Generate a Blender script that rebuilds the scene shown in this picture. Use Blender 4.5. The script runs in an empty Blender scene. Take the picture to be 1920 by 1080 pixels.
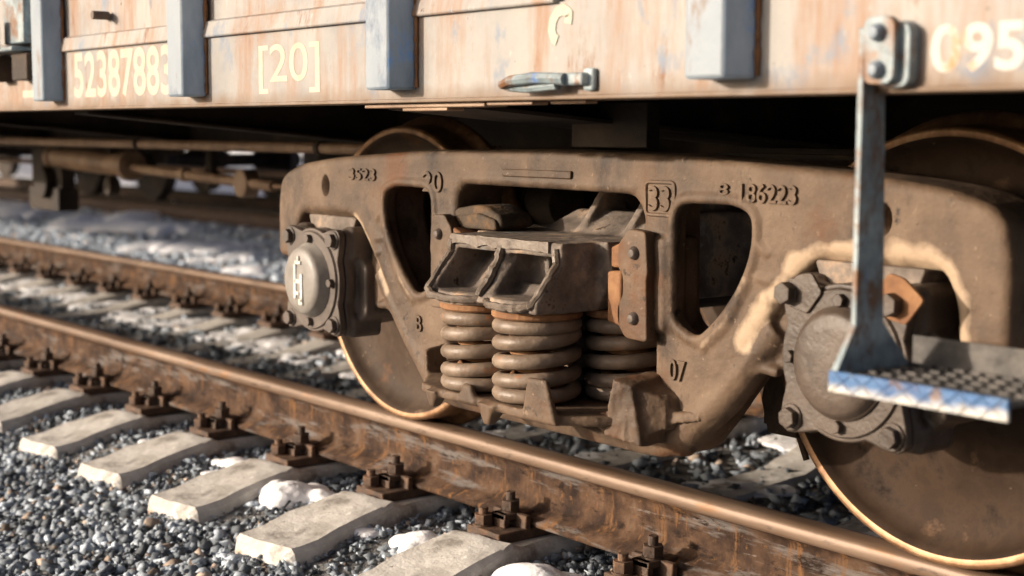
import bpy, bmesh, math, random
import numpy as np
from mathutils import Vector, Matrix

S = bpy.context.scene
COL = S.collection
R = math.radians
rng = np.random.default_rng(7)
random.seed(7)

# ------------------------------------------------------------------ camera
cam_d = bpy.data.cameras.new("camera")
cam = bpy.data.objects.new("camera", cam_d)
COL.objects.link(cam)
YAW, PIT, ROLL = -0.9060, 0.1062, 0.0026
fw = Vector((math.sin(YAW) * math.cos(PIT), math.cos(YAW) * math.cos(PIT), -math.sin(PIT)))
rt = Vector((math.cos(YAW), -math.sin(YAW), 0)); up = rt.cross(fw)
r2 = math.cos(ROLL) * rt + math.sin(ROLL) * up
u2 = -math.sin(ROLL) * rt + math.cos(ROLL) * up
cam.matrix_world = Matrix(((r2.x, u2.x, -fw.x, 2.6482), (r2.y, u2.y, -fw.y, -3.2514), (r2.z, u2.z, -fw.z, 0.8426), (0, 0, 0, 1)))
cam_d.sensor_width = 36
cam_d.lens = 36 * 2812.84 / 1920
cam_d.clip_start = 0.05
cam_d.clip_end = 3000
cam_d.dof.use_dof = True
cam_d.dof.focus_distance = 3.35
cam_d.dof.aperture_fstop = 2.8
S.camera = cam

# ------------------------------------------------------------------ light
SUN_AZ, SUN_EL = R(58), R(12.5)         # low sun on the left, on the camera's side of the train
sdir = Vector((-math.cos(SUN_AZ) * math.cos(SUN_EL), -math.sin(SUN_AZ) * math.cos(SUN_EL), math.sin(SUN_EL)))
W = bpy.data.worlds.new("World"); S.world = W; W.use_nodes = True
wn = W.node_tree.nodes; wl = W.node_tree.links
sky = wn.new("ShaderNodeTexSky"); sky.sky_type = 'NISHITA'; sky.sun_disc = False
sky.sun_elevation = SUN_EL; sky.sun_rotation = math.atan2(sdir.x, sdir.y)
sky.air_density = 0.4; sky.dust_density = 6.0; sky.ozone_density = 0.2
bg = wn["Background"]; wl.new(sky.outputs[0], bg.inputs[0]); bg.inputs[1].default_value = 0.10
sun_d = bpy.data.lights.new("sun", 'SUN'); sun_d.energy = 3.2; sun_d.angle = R(1.0); sun_d.color = (1, 0.86, 0.71)
sun = bpy.data.objects.new("sun", sun_d); COL.objects.link(sun)
sun.rotation_euler = sdir.to_track_quat('Z', 'Y').to_euler()
S.view_settings.view_transform = 'Standard'; S.view_settings.look = 'None'
S.view_settings.exposure = 0.9; S.view_settings.gamma = 1
S.cycles.max_bounces = 6; S.cycles.use_denoising = True

# ------------------------------------------------------------------ materials
def mat(name, cols, scale=6, rough=.75, metal=0.0, bump=.3, bscale=60, stretch=(1, 1, 1), spots=None, extra=None,
        bdist=.004, rvar=.12, detail=8, rand=0.0, spec=.4):
    """cols: list of (position, rgb). spots: (rgb, scale, threshold, softness, stretch)."""
    m = bpy.data.materials.new(name); m.use_nodes = True
    nt = m.node_tree; n = nt.nodes; l = nt.links
    b = n["Principled BSDF"]
    tc = n.new("ShaderNodeTexCoord")
    def mapping(st):
        mp = n.new("ShaderNodeMapping"); mp.inputs['Scale'].default_value = st
        l.new(tc.outputs['Object'], mp.inputs['Vector']); return mp.outputs[0]
    no = n.new("ShaderNodeTexNoise"); no.inputs['Scale'].default_value = scale
    no.inputs['Detail'].default_value = detail; no.inputs['Roughness'].default_value = .62
    l.new(mapping(stretch), no.inputs['Vector'])
    cr = n.new("ShaderNodeValToRGB"); e = cr.color_ramp.elements
    while len(e) < len(cols): e.new(.5)
    for k, (p, c) in enumerate(cols): e[k].position = p; e[k].color = (*c, 1)
    l.new(no.outputs['Fac'], cr.inputs[0]); col = cr.outputs[0]
    def mix(fac, a, c):
        mx = n.new("ShaderNodeMix"); mx.data_type = 'RGBA'
        l.new(fac, mx.inputs['Factor']); l.new(a, mx.inputs['A']); mx.inputs['B'].default_value = (*c, 1)
        return mx.outputs['Result']
    for sp in (spots or []):
        c, sc, th, so, st = sp
        s2 = n.new("ShaderNodeTexNoise"); s2.inputs['Scale'].default_value = sc; s2.inputs['Detail'].default_value = 9
        s2.inputs['Roughness'].default_value = .68
        l.new(mapping(st), s2.inputs['Vector'])
        mr = n.new("ShaderNodeMapRange"); mr.inputs['From Min'].default_value = th; mr.inputs['From Max'].default_value = th + so
        l.new(s2.outputs['Fac'], mr.inputs['Value']); col = mix(mr.outputs[0], col, c)
    if extra: col = extra(n, l, tc, col, mix)
    if rand:
        oi = n.new("ShaderNodeObjectInfo"); hv = n.new("ShaderNodeHueSaturation")
        mr = n.new("ShaderNodeMapRange"); mr.inputs['To Min'].default_value = 1 - rand; mr.inputs['To Max'].default_value = 1 + rand
        l.new(oi.outputs['Random'], mr.inputs['Value']); l.new(mr.outputs[0], hv.inputs['Value']); l.new(col, hv.inputs['Color']); col = hv.outputs[0]
    l.new(col, b.inputs['Base Color'])
    b.inputs['Metallic'].default_value = metal
    b.inputs['Specular IOR Level'].default_value = spec
    rr = n.new("ShaderNodeMapRange"); rr.inputs['To Min'].default_value = max(.05, rough - rvar); rr.inputs['To Max'].default_value = min(1, rough + rvar)
    l.new(no.outputs['Fac'], rr.inputs['Value']); l.new(rr.outputs[0], b.inputs['Roughness'])
    if bump:
        bn = n.new("ShaderNodeTexNoise"); bn.inputs['Scale'].default_value = bscale; bn.inputs['Detail'].default_value = 6
        l.new(mapping((1, 1, 1)), bn.inputs['Vector'])
        bp = n.new("ShaderNodeBump"); bp.inputs['Strength'].default_value = bump; bp.inputs['Distance'].default_value = bdist
        l.new(bn.outputs['Fac'], bp.inputs['Height'])
        b2 = n.new("ShaderNodeTexNoise"); b2.inputs['Scale'].default_value = bscale * .22; b2.inputs['Detail'].default_value = 3
        l.new(mapping((1, 1, 1)), b2.inputs['Vector'])
        bq = n.new("ShaderNodeBump"); bq.inputs['Strength'].default_value = bump; bq.inputs['Distance'].default_value = bdist * 2.5
        l.new(b2.outputs['Fac'], bq.inputs['Height']); l.new(bp.outputs[0], bq.inputs['Normal']); l.new(bq.outputs[0], b.inputs['Normal'])
    return m

def zdirt(z0, z1, c, sc=14, amt=1.0):
    """real grime that lies on the lower edge of a panel, broken up by noise"""
    def f(n, l, tc, col, mix):
        sx = n.new("ShaderNodeSeparateXYZ"); l.new(tc.outputs['Object'], sx.inputs[0])
        no = n.new("ShaderNodeTexNoise"); no.inputs['Scale'].default_value = sc; no.inputs['Detail'].default_value = 7
        l.new(tc.outputs['Object'], no.inputs['Vector'])
        ma = n.new("ShaderNodeMath"); ma.operation = 'MULTIPLY_ADD'; ma.inputs[1].default_value = (z1 - z0) * 1.6
        l.new(no.outputs['Fac'], ma.inputs[0]); l.new(sx.outputs['Z'], ma.inputs[2])
        mr = n.new("ShaderNodeMapRange"); mr.inputs['From Min'].default_value = z1 + (z1 - z0) * .8; mr.inputs['From Max'].default_value = z0 + (z1 - z0) * .8
        mr.inputs['To Max'].default_value = amt
        l.new(ma.outputs[0], mr.inputs['Value']); return mix(mr.outputs[0], col, c)
    return f

def lit_and_worn(n, l, tc, col, mix):
    """pale tone for painted light on the arch lips and rubbed rims, by mesh attribute and noise"""
    a = n.new("ShaderNodeAttribute"); a.attribute_name = "lit_and_worn"
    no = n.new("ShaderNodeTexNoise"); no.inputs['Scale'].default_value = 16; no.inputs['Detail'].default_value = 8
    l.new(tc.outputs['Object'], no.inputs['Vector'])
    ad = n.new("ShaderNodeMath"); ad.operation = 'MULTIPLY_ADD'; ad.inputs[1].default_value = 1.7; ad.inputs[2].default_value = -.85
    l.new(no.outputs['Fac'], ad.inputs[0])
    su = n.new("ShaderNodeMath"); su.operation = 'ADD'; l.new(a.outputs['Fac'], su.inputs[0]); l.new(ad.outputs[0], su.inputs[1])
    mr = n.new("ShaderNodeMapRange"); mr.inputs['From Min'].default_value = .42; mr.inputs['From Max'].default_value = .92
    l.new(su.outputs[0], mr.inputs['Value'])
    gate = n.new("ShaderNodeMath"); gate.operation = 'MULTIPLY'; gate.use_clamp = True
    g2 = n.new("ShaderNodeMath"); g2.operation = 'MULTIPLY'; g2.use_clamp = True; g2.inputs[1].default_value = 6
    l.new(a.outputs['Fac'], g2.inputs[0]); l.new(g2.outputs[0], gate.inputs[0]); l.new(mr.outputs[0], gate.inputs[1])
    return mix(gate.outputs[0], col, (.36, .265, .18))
M = {}
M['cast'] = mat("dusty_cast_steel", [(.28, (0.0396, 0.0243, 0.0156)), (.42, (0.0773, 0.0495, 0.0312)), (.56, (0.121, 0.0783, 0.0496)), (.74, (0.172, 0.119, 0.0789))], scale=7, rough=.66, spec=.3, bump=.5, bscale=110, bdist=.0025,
                spots=[((0.0298, 0.0187, 0.0128), 7, .54, .13, (1, 1, .45)), ((0.104, 0.0449, 0.0183), 5, .57, .12, (1, 1, .7)), ((0.0159, 0.0112, 0.00918), 19, .62, .07, (1, 1, 1)), ((0.198, 0.136, 0.09), 55, .62, .06, (1, 1, 1)), ((0.0237, 0.0158, 0.011), 80, .66, .04, (1, 1, 1))], extra=lit_and_worn)
M['cast_dark'] = mat("oily_cast_steel", [(.32, (0.0575, 0.0481, 0.0419)), (.5, (0.157, 0.127, 0.106)), (.7, (0.328, 0.267, 0.216))], scale=9, rough=.72, spec=.2, bump=.6, bscale=90, bdist=.003,
                     spots=[((0.365, 0.242, 0.152), 9, .54, .13, (1, 1, 1)), ((0.222, 0.242, 0.246), 6, .60, .1, (1, 1, 1)), ((0.0313, 0.0254, 0.0221), 18, .60, .08, (1, 1, 1))])
M['box'] = mat("grey_brown_axle_box_steel", [(.32, (0.0522, 0.0386, 0.0319)), (.5, (0.0862, 0.0664, 0.0551)), (.7, (0.122, 0.0987, 0.0818))], scale=9, rough=.58, bump=.4, bscale=110, bdist=.002,
               spots=[((0.0272, 0.0189, 0.0143), 11, .62, .09, (1, 1, 1))])
M['cap'] = mat("pale_worn_cap_paint", [(.3, (0.14, 0.126, 0.113)), (.5, (0.206, 0.187, 0.168)), (.7, (0.257, 0.243, 0.22))], scale=12, rough=.5, bump=.3, bscale=90, bdist=.002,
               spots=[((0.0749, 0.0562, 0.0421), 14, .62, .08, (1, 1, 1))])
M['capmark'] = mat("chalky_white_mark", [(.35, (0.413, 0.39, 0.352)), (.6, (0.6, 0.585, 0.54))], scale=40, rough=.7, bump=.3)
M['spring'] = mat("grey_spring_steel", [(.3, (0.108, 0.0743, 0.0502)), (.5, (0.183, 0.133, 0.0947)), (.7, (0.292, 0.218, 0.16))], scale=14, rough=.5, bump=.6, bscale=140, bdist=.0015, spec=.45,
                  spots=[((0.329, 0.13, 0.0435), 15, .60, .10, (1, 1, 1)), ((0.633, 0.528, 0.416), 60, .72, .03, (1, 1, 1))])
M['rust'] = mat("orange_rust_steel", [(.3, (0.0975, 0.0413, 0.0188)), (.5, (0.203, 0.0938, 0.039)), (.7, (0.315, 0.169, 0.0788))], scale=14, rough=.8, bump=.5, bscale=120, bdist=.002,
                spots=[((0.0525, 0.0315, 0.021), 13, .62, .1, (1, 1, 1))])
M['under'] = mat("sooty_underframe_steel", [(.35, (0.015, 0.0112, 0.009)), (.55, (0.039, 0.027, 0.0195)), (.75, (0.09, 0.06, 0.0405))], scale=5, rough=.8, bump=.4, bscale=70)
M['wedgecap'] = mat("dark_flaking_rust", [(.35, (0.024, 0.0176, 0.0128)), (.5, (0.056, 0.036, 0.0208)), (.68, (0.152, 0.08, 0.032))], scale=16, rough=.8, bump=.6, bscale=90)
M['pipe'] = mat("brown_pipe_paint", [(.3, (0.143, 0.084, 0.0504)), (.5, (0.252, 0.16, 0.101)), (.7, (0.353, 0.244, 0.16))], scale=9, rough=.5, bump=.3)
M['wheel'] = mat("brown_wheel_disc", [(.3, (0.0221, 0.0136, 0.00935)), (.48, (0.0493, 0.0314, 0.0204)), (.7, (0.0978, 0.068, 0.0485))], scale=6, rough=.72, spec=.2, bump=.35, bscale=80, bdist=.002,
                 spots=[((0.0187, 0.0119, 0.0085), 6, .53, .12, (1, 1, 1)), ((0.136, 0.0892, 0.0595), 12, .60, .10, (1, 1, 1)), ((0.102, 0.0467, 0.0187), 8, .58, .1, (1, 1, 1)), ((0.17, 0.128, 0.0935), 40, .66, .04, (1, 1, 1))])
M['wheel'].name = 'brown_wheel_disc'
M['wheel_shaded'] = mat("shaded_brown_wheel_disc", [(.3, (0.0156, 0.0091, 0.00585)), (.48, (0.0364, 0.0215, 0.013)), (.7, (0.0715, 0.0455, 0.0299))], scale=6, rough=.75, spec=.15, bump=.35, bscale=80, bdist=.002,
                 spots=[((0.013, 0.0078, 0.0052), 6, .53, .12, (1, 1, 1)), ((0.111, 0.065, 0.039), 9, .60, .10, (1, 1, 1)), ((0.156, 0.111, 0.078), 45, .68, .04, (1, 1, 1))])  # shade over the right wheel painted as a darker disc colour
M['box_shaded'] = mat("shaded_axle_box_steel", [(.32, (0.0329, 0.023, 0.0169)), (.5, (0.0582, 0.0414, 0.0307)), (.7, (0.0911, 0.0667, 0.0508))], scale=9, rough=.5, bump=.5, bscale=110, bdist=.002,
               spots=[((0.0202, 0.0138, 0.00952), 11, .60, .09, (1, 1, 1)), ((0.139, 0.103, 0.0741), 40, .66, .05, (1, 1, 1))])  # darker copy of the box steel, paints the right axle box's shade
M['tread'] = mat("polished_wheel_rim", [(.3, (.12, .060, .028)), (.5, (.23, .125, .062)), (.7, (.34, .21, .12))], scale=24, rough=.45, metal=.45, bump=.25, bscale=140, bdist=.001)
M['railhead'] = mat("polished_rail_head", [(.3, (.085, .052, .034)), (.5, (.15, .098, .066)), (.7, (.21, .15, .108))], scale=18, rough=.5, metal=.25, bump=.25, bscale=80, bdist=.001, stretch=(.12, 1, 1),
                    spots=[((.05, .03, .02), 30, .58, .1, (.25, 1, 1)), ((.18, .095, .045), 22, .60, .08, (.3, 1, 1))])
M['railweb'] = mat("rusty_rail_web", [(.32, (0.0168, 0.00935, 0.00666)), (.46, (0.0421, 0.0238, 0.0152)), (.58, (0.0803, 0.0459, 0.0276)), (.72, (0.119, 0.0808, 0.059))], scale=13, rough=.85, spec=.15, bump=.6, bscale=130, bdist=.002,
                   spots=[((0.13, 0.115, 0.107), 8, .54, .10, (.4, 1, 3.0)), ((0.153, 0.0765, 0.0324), 13, .55, .10, (2.0, 1, .35)), ((0.0153, 0.0085, 0.00571), 24, .56, .10, (.6, 1, 1.6)), ((0.184, 0.162, 0.148), 15, .62, .07, (.4, 1, 2.4)), ((0.122, 0.0638, 0.0286), 45, .60, .08, (1, 1, 1))])
M['fast'] = mat("dark_rusty_fastening", [(.3, (.028, .017, .012)), (.5, (.07, .040, .025)), (.7, (.16, .085, .045))], scale=18, rough=.7, bump=.5, bscale=120, rand=.15)
M['concrete'] = mat("weathered_concrete", [(.3, (0.318, 0.298, 0.268)), (.46, (0.494, 0.469, 0.436)), (.7, (0.706, 0.683, 0.648))], scale=9, rough=.92, bump=.45, bscale=120, bdist=.003, rand=.12,
                    spots=[((.075, .060, .048), 5, .62, .10, (1, 1, 1)), ((0.224, 0.202, 0.18), 7, .55, .13, (1, 1, 1)), ((0.423, 0.226, 0.112), 8, .64, .07, (1, 1, 1)), ((0.118, 0.107, 0.0997), 45, .64, .05, (1, 1, 1)), ((0.776, 0.749, 0.723), 26, .60, .08, (1, 1, 1))])
M['paint'] = mat("streaked_grey_white_wagon_paint", [(.28, (0.196, 0.193, 0.193)), (.5, (0.273, 0.259, 0.243)), (.72, (0.334, 0.312, 0.284))], scale=5, rough=.6, bump=.35, bscale=45, bdist=.003,
                 spots=[((0.234, 0.111, 0.0452), 6, .48, .20, (1.6, 1, .25)), ((0.164, 0.0698, 0.0263), 15, .585, .10, (1, 1, .3)), ((0.226, 0.119, 0.0559), 3, .56, .16, (1, 1, 1)), ((0.0521, 0.0296, 0.0198), 42, .66, .04, (1, 1, .8)), ((0.147, 0.181, 0.235), 6, .58, .08, (1, 1, .6)), ((0.364, 0.337, 0.312), 34, .63, .05, (1.5, 1, .4))],
                 extra=zdirt(.893, .932, (.145, .092, .055)))
M['post'] = mat("faded_white_post_paint", [(.3, (0.167, 0.209, 0.26)), (.5, (0.218, 0.257, 0.299)), (.7, (0.25, 0.286, 0.321))], scale=7, rough=.55, bump=.4, bscale=40, bdist=.003, stretch=(1, 1, .35),
                spots=[((0.147, 0.0814, 0.0414), 12, .57, .10, (1, 1, .35)), ((0.0666, 0.104, 0.166), 6, .58, .10, (1, 1, .5)), ((0.0706, 0.134, 0.238), 10, .63, .10, (1, 1, .5)), ((0.0479, 0.0372, 0.0325), 30, .66, .05, (1, 1, .7)), ((0.155, 0.108, 0.0646), 8, .63, .08, (1, 1, .4))])
M['postside'] = mat("slate_blue_post_side_shade", [(.3, (0.19, 0.271, 0.358)), (.5, (0.323, 0.42, 0.531)), (.7, (0.513, 0.601, 0.691))], scale=7, rough=.55, bump=.4, bscale=40, bdist=.003, stretch=(1, 1, .35),
                spots=[((0.133, 0.34, 0.778), 9, .60, .10, (1, 1, .5)), ((0.19, 0.14, 0.119), 26, .64, .05, (1, 1, .7)), ((0.571, 0.361, 0.216), 8, .63, .08, (1, 1, .4))])  # blue paint, with the tone of the posts' shaded sides put into the colour
M['step'] = mat("worn_blue_step_paint", [(.3, (0.0906, 0.109, 0.12)), (.5, (0.209, 0.263, 0.286)), (.7, (0.38, 0.444, 0.463))], scale=13, rough=.5, bump=.5, bscale=70, bdist=.003,
                spots=[((.15, .070, .030), 13, .51, .10, (1, 1, .6)), ((.30, .34, .36), 30, .62, .05, (1, 1, 1)), ((0.0544, 0.181, 0.508), 8, .66, .08, (1, 1, .7)), ((0.181, 0.118, 0.0816), 16, .6, .08, (1, 1, 1))])
M['tread_plate'] = mat("muddy_step_tread", [(.3, (.025, .024, .024)), (.5, (.065, .060, .056)), (.7, (.15, .135, .12))], scale=16, rough=.7, bump=.7, bscale=90,
                       spots=[((.22, .25, .27), 30, .66, .05, (1, 1, 1))])
M['steplip'] = mat("chipped_blue_white_lip", [(.36, (0.0217, 0.0738, 0.2)), (.55, (0.0391, 0.117, 0.269)), (.70, (0.108, 0.182, 0.295))], scale=13, rough=.5, bump=.4, bscale=90, extra=zdirt(.470, .486, (.56, .54, .49), 38),
                   spots=[((0.182, 0.108, 0.0651), 22, .53, .10, (1, 1, 1)), ((.05, .035, .025), 40, .58, .08, (1, 1, 1))])
M['number'] = mat("faded_yellow_white_lettering", [(.3, (0.368, 0.326, 0.231)), (.55, (0.431, 0.4, 0.316))], scale=20, rough=.65, bump=.15)
M['numberw'] = mat("white_lettering_over_rust", [(.36, (0.346, 0.201, 0.0893)), (.46, (0.446, 0.424, 0.391)), (.6, (0.469, 0.457, 0.436))], scale=14, rough=.65, bump=.2, stretch=(1, 1, .7))
M['snow'] = mat("old_snow", [(.3, (0.824, 0.845, 0.886)), (.6, (0.927, 0.927, 0.948))], scale=8, rough=.8, bump=.6, bscale=50, bdist=.006)
M['ground'] = mat("dark_ballast_bed", [(.3, (.06, .06, .062)), (.5, (.15, .148, .145)), (.7, (.26, .25, .24))], scale=25, rough=.95, bump=1, bscale=45, bdist=.02)
M['lattice'] = mat("worn_pale_lattice", [(.35, (0.18, 0.132, 0.096)), (.5, (0.27, 0.264, 0.252)), (.7, (0.36, 0.354, 0.336))], scale=30, rough=.6)
M['white'] = mat("pale_far_paint", [(.3, (.5, .45, .4)), (.6, (.7, .66, .6))], scale=5, rough=.6)
m = M['ground']

def stone_mat():
    m = bpy.data.materials.new("crushed_granite"); m.use_nodes = True
    n = m.node_tree.nodes; l = m.node_tree.links; b = n["Principled BSDF"]; b.inputs['Roughness'].default_value = .92; b.inputs['Specular IOR Level'].default_value = .25
    a = n.new("ShaderNodeAttribute"); a.attribute_name = "tint"
    tc = n.new("ShaderNodeTexCoord"); no = n.new("ShaderNodeTexNoise"); no.inputs['Scale'].default_value = 120; no.inputs['Detail'].default_value = 5
    l.new(tc.outputs['Object'], no.inputs['Vector'])
    mr = n.new("ShaderNodeMapRange"); mr.inputs['To Min'].default_value = .55; mr.inputs['To Max'].default_value = 1.4
    l.new(no.outputs['Fac'], mr.inputs['Value'])
    hv = n.new("ShaderNodeHueSaturation"); l.new(a.outputs['Color'], hv.inputs['Color']); l.new(mr.outputs[0], hv.inputs['Value'])
    l.new(hv.outputs[0], b.inputs['Base Color'])
    return m
M['stone'] = stone_mat()

# ------------------------------------------------------------------ mesh builder
class MB:
    def __init__(s): s.v = []; s.f = []; s.n = 0
    def add(s, v, f):
        v = np.asarray(v, float); s.v.append(v); s.f += [tuple(i + s.n for i in q) for q in f]; s.n += len(v); return s
    def box(s, x0, x1, y0, y1, z0, z1):
        x0, x1 = sorted((x0, x1)); y0, y1 = sorted((y0, y1)); z0, z1 = sorted((z0, z1))
        v = [(x, y, z) for z in (z0, z1) for y in (y0, y1) for x in (x0, x1)]
        return s.add(v, [(0, 2, 3, 1), (4, 5, 7, 6), (0, 1, 5, 4), (2, 6, 7, 3), (0, 4, 6, 2), (1, 3, 7, 5)])
    def hexa(s, b, t):          # two quads, both counter-clockwise seen from above
        return s.add(list(b) + list(t), [(3, 2, 1, 0), (4, 5, 6, 7), (0, 1, 5, 4), (1, 2, 6, 5), (2, 3, 7, 6), (3, 0, 4, 7)])
    def prism(s, poly, axis, a, b):   # convex or mildly concave polygon, extruded along an axis
        n = len(poly); v = []
        for h in (a, b):
            for p, q in poly:
                v.append({'x': (h, p, q), 'y': (p, h, q), 'z': (p, q, h)}[axis])
        f = [tuple(range(n)), tuple(range(2 * n - 1, n - 1, -1))] + [(i, i + n, (i + 1) % n + n, (i + 1) % n) for i in range(n)]
        return s.add(v, f)
    def cyl(s, p0, p1, r0, r1=None, n=16, caps=True):
        r1 = r0 if r1 is None else r1
        p0, p1 = Vector(p0), Vector(p1); d = (p1 - p0).normalized()
        a = d.orthogonal().normalized(); b = d.cross(a); v = []
        for p, r in ((p0, r0), (p1, r1)):
            for k in range(n):
                t = 2 * math.pi * k / n + .2; v.append(p + a * r * math.cos(t) + b * r * math.sin(t))
        f = [(i, (i + 1) % n, (i + 1) % n + n, i + n) for i in range(n)]
        if caps: f += [tuple(range(n - 1, -1, -1)), tuple(range(n, 2 * n))]
        return s.add(v, f)
    def tube(s, pts, r, n=8, closed=False):
        P = [Vector(p) for p in pts]; N = len(P); v = []; prev = None
        for i in range(N):
            d = (P[(i + 1) % N] - P[i - 1]) if closed else (P[min(i + 1, N - 1)] - P[max(i - 1, 0)])
            d.normalize()
            if prev is None: a = d.orthogonal().normalized()
            else: a = (prev - d * prev.dot(d)).normalized()
            prev = a; b = d.cross(a); rr = r[i] if hasattr(r, '__len__') else r
            v += [P[i] + a * rr * math.cos(2 * math.pi * k / n) + b * rr * math.sin(2 * math.pi * k / n) for k in range(n)]
        f = []
        for i in range(N if closed else N - 1):
            j = (i + 1) % N
            f += [(i * n + k, i * n + (k + 1) % n, j * n + (k + 1) % n, j * n + k) for k in range(n)]
        if not closed: f += [tuple(range(n - 1, -1, -1)), tuple(range((N - 1) * n, N * n))]
        return s.add(v, f)
    def lathe(s, prof, c, n=64, sy=1):   # prof: (radius, y) around the Y axis through c
        v = []; m = len(prof)
        for k in range(n):
            t = 2 * math.pi * k / n
            for r, y in prof: v.append((c[0] + r * math.cos(t), c[1] + y * sy, c[2] + r * math.sin(t)))
        f = []
        for k in range(n):
            k2 = (k + 1) % n
            for i in range(m - 1):
                q = (k * m + i, k * m + i + 1, k2 * m + i + 1, k2 * m + i)
                f.append(q if sy > 0 else q[::-1])
        return s.add(v, f)
    def hexbolt(s, x, y0, z, r, h, ang=0.3, sy=-1):    # head axis along Y
        poly = [(x + r * math.cos(ang + k * math.pi / 3), z + r * math.sin(ang + k * math.pi / 3)) for k in range(6)]
        return s.prism(poly, 'y', y0, y0 + sy * h)
    def mesh(s, name="m"):
        me = bpy.data.meshes.new(name); V = np.concatenate(s.v) if s.v else np.zeros((0, 3))
        me.from_pydata(V.tolist(), [], s.f); me.validate(); me.update(); fixn(me); return me

def fixn(me):
    bm = bmesh.new(); bm.from_mesh(me); bmesh.ops.recalc_face_normals(bm, faces=bm.faces); bm.to_mesh(me); bm.free()

def link(name, me, material, parent=None, bevel=0, smooth=False, seg=2, off=None):
    me.name = name
    if off is not None: me.transform(Matrix.Translation(-Vector(off)))
    o = bpy.data.objects.new(name, me); COL.objects.link(o)
    if not me.materials: me.materials.append(material)
    if parent is not None: o.parent = parent
    if bevel:
        b = o.modifiers.new("edge", 'BEVEL'); b.width = bevel; b.segments = seg; b.limit_method = 'ANGLE'; b.angle_limit = R(35); b.harden_normals = False
    if smooth or bevel:
        me.polygons.foreach_set("use_smooth", [True] * len(me.polygons))
        bm = bmesh.new(); bm.from_mesh(me)
        for e in bm.edges:
            if len(e.link_faces) == 2 and e.calc_face_angle(0) > R(38): e.smooth = bool(bevel) and False
        bm.to_mesh(me); bm.free()
    return o

def evaluate(o):
    dg = bpy.context.evaluated_depsgraph_get(); dg.update()
    me = bpy.data.meshes.new_from_object(o.evaluated_get(dg)); return me

def curve_mesh(cu):
    o = bpy.data.objects.new("tmp_curve", cu); COL.objects.link(o); me = evaluate(o)
    bpy.data.objects.remove(o); bpy.data.curves.remove(cu)
    bm = bmesh.new(); bm.from_mesh(me); bmesh.ops.remove_doubles(bm, verts=bm.verts, dist=1e-5)
    bmesh.ops.recalc_face_normals(bm, faces=bm.faces)
    v = np.array([q.co[:] for q in bm.verts]); f = [tuple(x.index for x in p.verts) for p in bm.faces]
    bm.free(); bpy.data.meshes.remove(me); return v, f

def rounded(poly, r, n=5):
    """round the corners of a closed polygon with (at most) radius-like distance r"""
    out = []; N = len(poly)
    for i in range(N):
        p = Vector(poly[i][:2]); a = Vector(poly[i - 1][:2]); b = Vector(poly[(i + 1) % N][:2])
        la, lb = (a - p).length, (b - p).length
        rr = poly[i][2] if len(poly[i]) > 2 else r
        d = min(rr, la * .48, lb * .48)
        p0 = p + (a - p).normalized() * d; p1 = p + (b - p).normalized() * d
        for k in range(n + 1):
            t = k / n; out.append(tuple(p0 * (1 - t) ** 2 + p * 2 * t * (1 - t) + p1 * t * t))
    return out

def plate(polys, y0, y1, bev=.012):
    """x-z polygons (first is the outline, the others holes) extruded from y0 to y1 with rounded edges"""
    cu = bpy.data.curves.new("tmp", 'CURVE'); cu.dimensions = '2D'; cu.fill_mode = 'BOTH'
    for P in polys:
        sp = cu.splines.new('POLY'); sp.points.add(len(P) - 1)
        for i, q in enumerate(P): sp.points[i].co = (q[0], q[1], 0, 1)
        sp.use_cyclic_u = True
    h = abs(y1 - y0) / 2
    cu.extrude = max(h - bev, 1e-4); cu.bevel_depth = bev; cu.bevel_resolution = 3; cu.offset = -bev
    v, f = curve_mesh(cu)
    v = np.stack([v[:, 0], (y0 + y1) / 2 - v[:, 2], v[:, 1]], 1)
    return v, f

def text_mesh(s, x0, x1, z0, z1, y, depth, bev=0.0, sy=-1, shear=0, bold=0.0):
    cu = bpy.data.curves.new("tmp", 'FONT'); cu.body = s; cu.size = 1; cu.extrude = .05; cu.resolution_u = 5
    cu.bevel_depth = bev; cu.shear = shear; cu.offset = bold
    v, f = curve_mesh(cu)
    lo, hi = v.min(0), v.max(0)
    x = x0 + (v[:, 0] - lo[0]) / (hi[0] - lo[0]) * (x1 - x0); z = z0 + (v[:, 1] - lo[1]) / (hi[1] - lo[1]) * (z1 - z0)
    yy = y + sy * (v[:, 2] - lo[2]) / (hi[2] - lo[2]) * depth
    return np.stack([x, yy, z], 1), f

def cast(mb, voxel=.006, smooth=4, noise=0.0, nscale=30, cut=None):
    """melt overlapping solids into one casting with soft fillets"""
    me = mb.mesh("tmp_cast"); o = bpy.data.objects.new("tmp_cast", me); COL.objects.link(o)
    r = o.modifiers.new("r", 'REMESH'); r.mode = 'VOXEL'; r.voxel_size = voxel
    if smooth:
        q = o.modifiers.new("s", 'SMOOTH'); q.factor = .5; q.iterations = smooth
    if noise:
        t = bpy.data.textures.new("tmp", 'CLOUDS'); t.noise_scale = 1 / nscale; t.noise_depth = 3
        d = o.modifiers.new("d", 'DISPLACE'); d.texture = t; d.strength = noise; d.mid_level = .5; d.texture_coords = 'LOCAL'
    if cut:
        co = bpy.data.objects.new("tmp_cut", cut.mesh("tmp_cut")); COL.objects.link(co)
        bo = o.modifiers.new("b", 'BOOLEAN'); bo.operation = 'DIFFERENCE'; bo.solver = 'EXACT'; bo.object = co
    out = evaluate(o); bpy.data.objects.remove(o); bpy.data.meshes.remove(me)
    if cut: bpy.data.objects.remove(co)
    out.polygons.foreach_set("use_smooth", [True] * len(out.polygons)); out.materials.clear()
    return out

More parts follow.
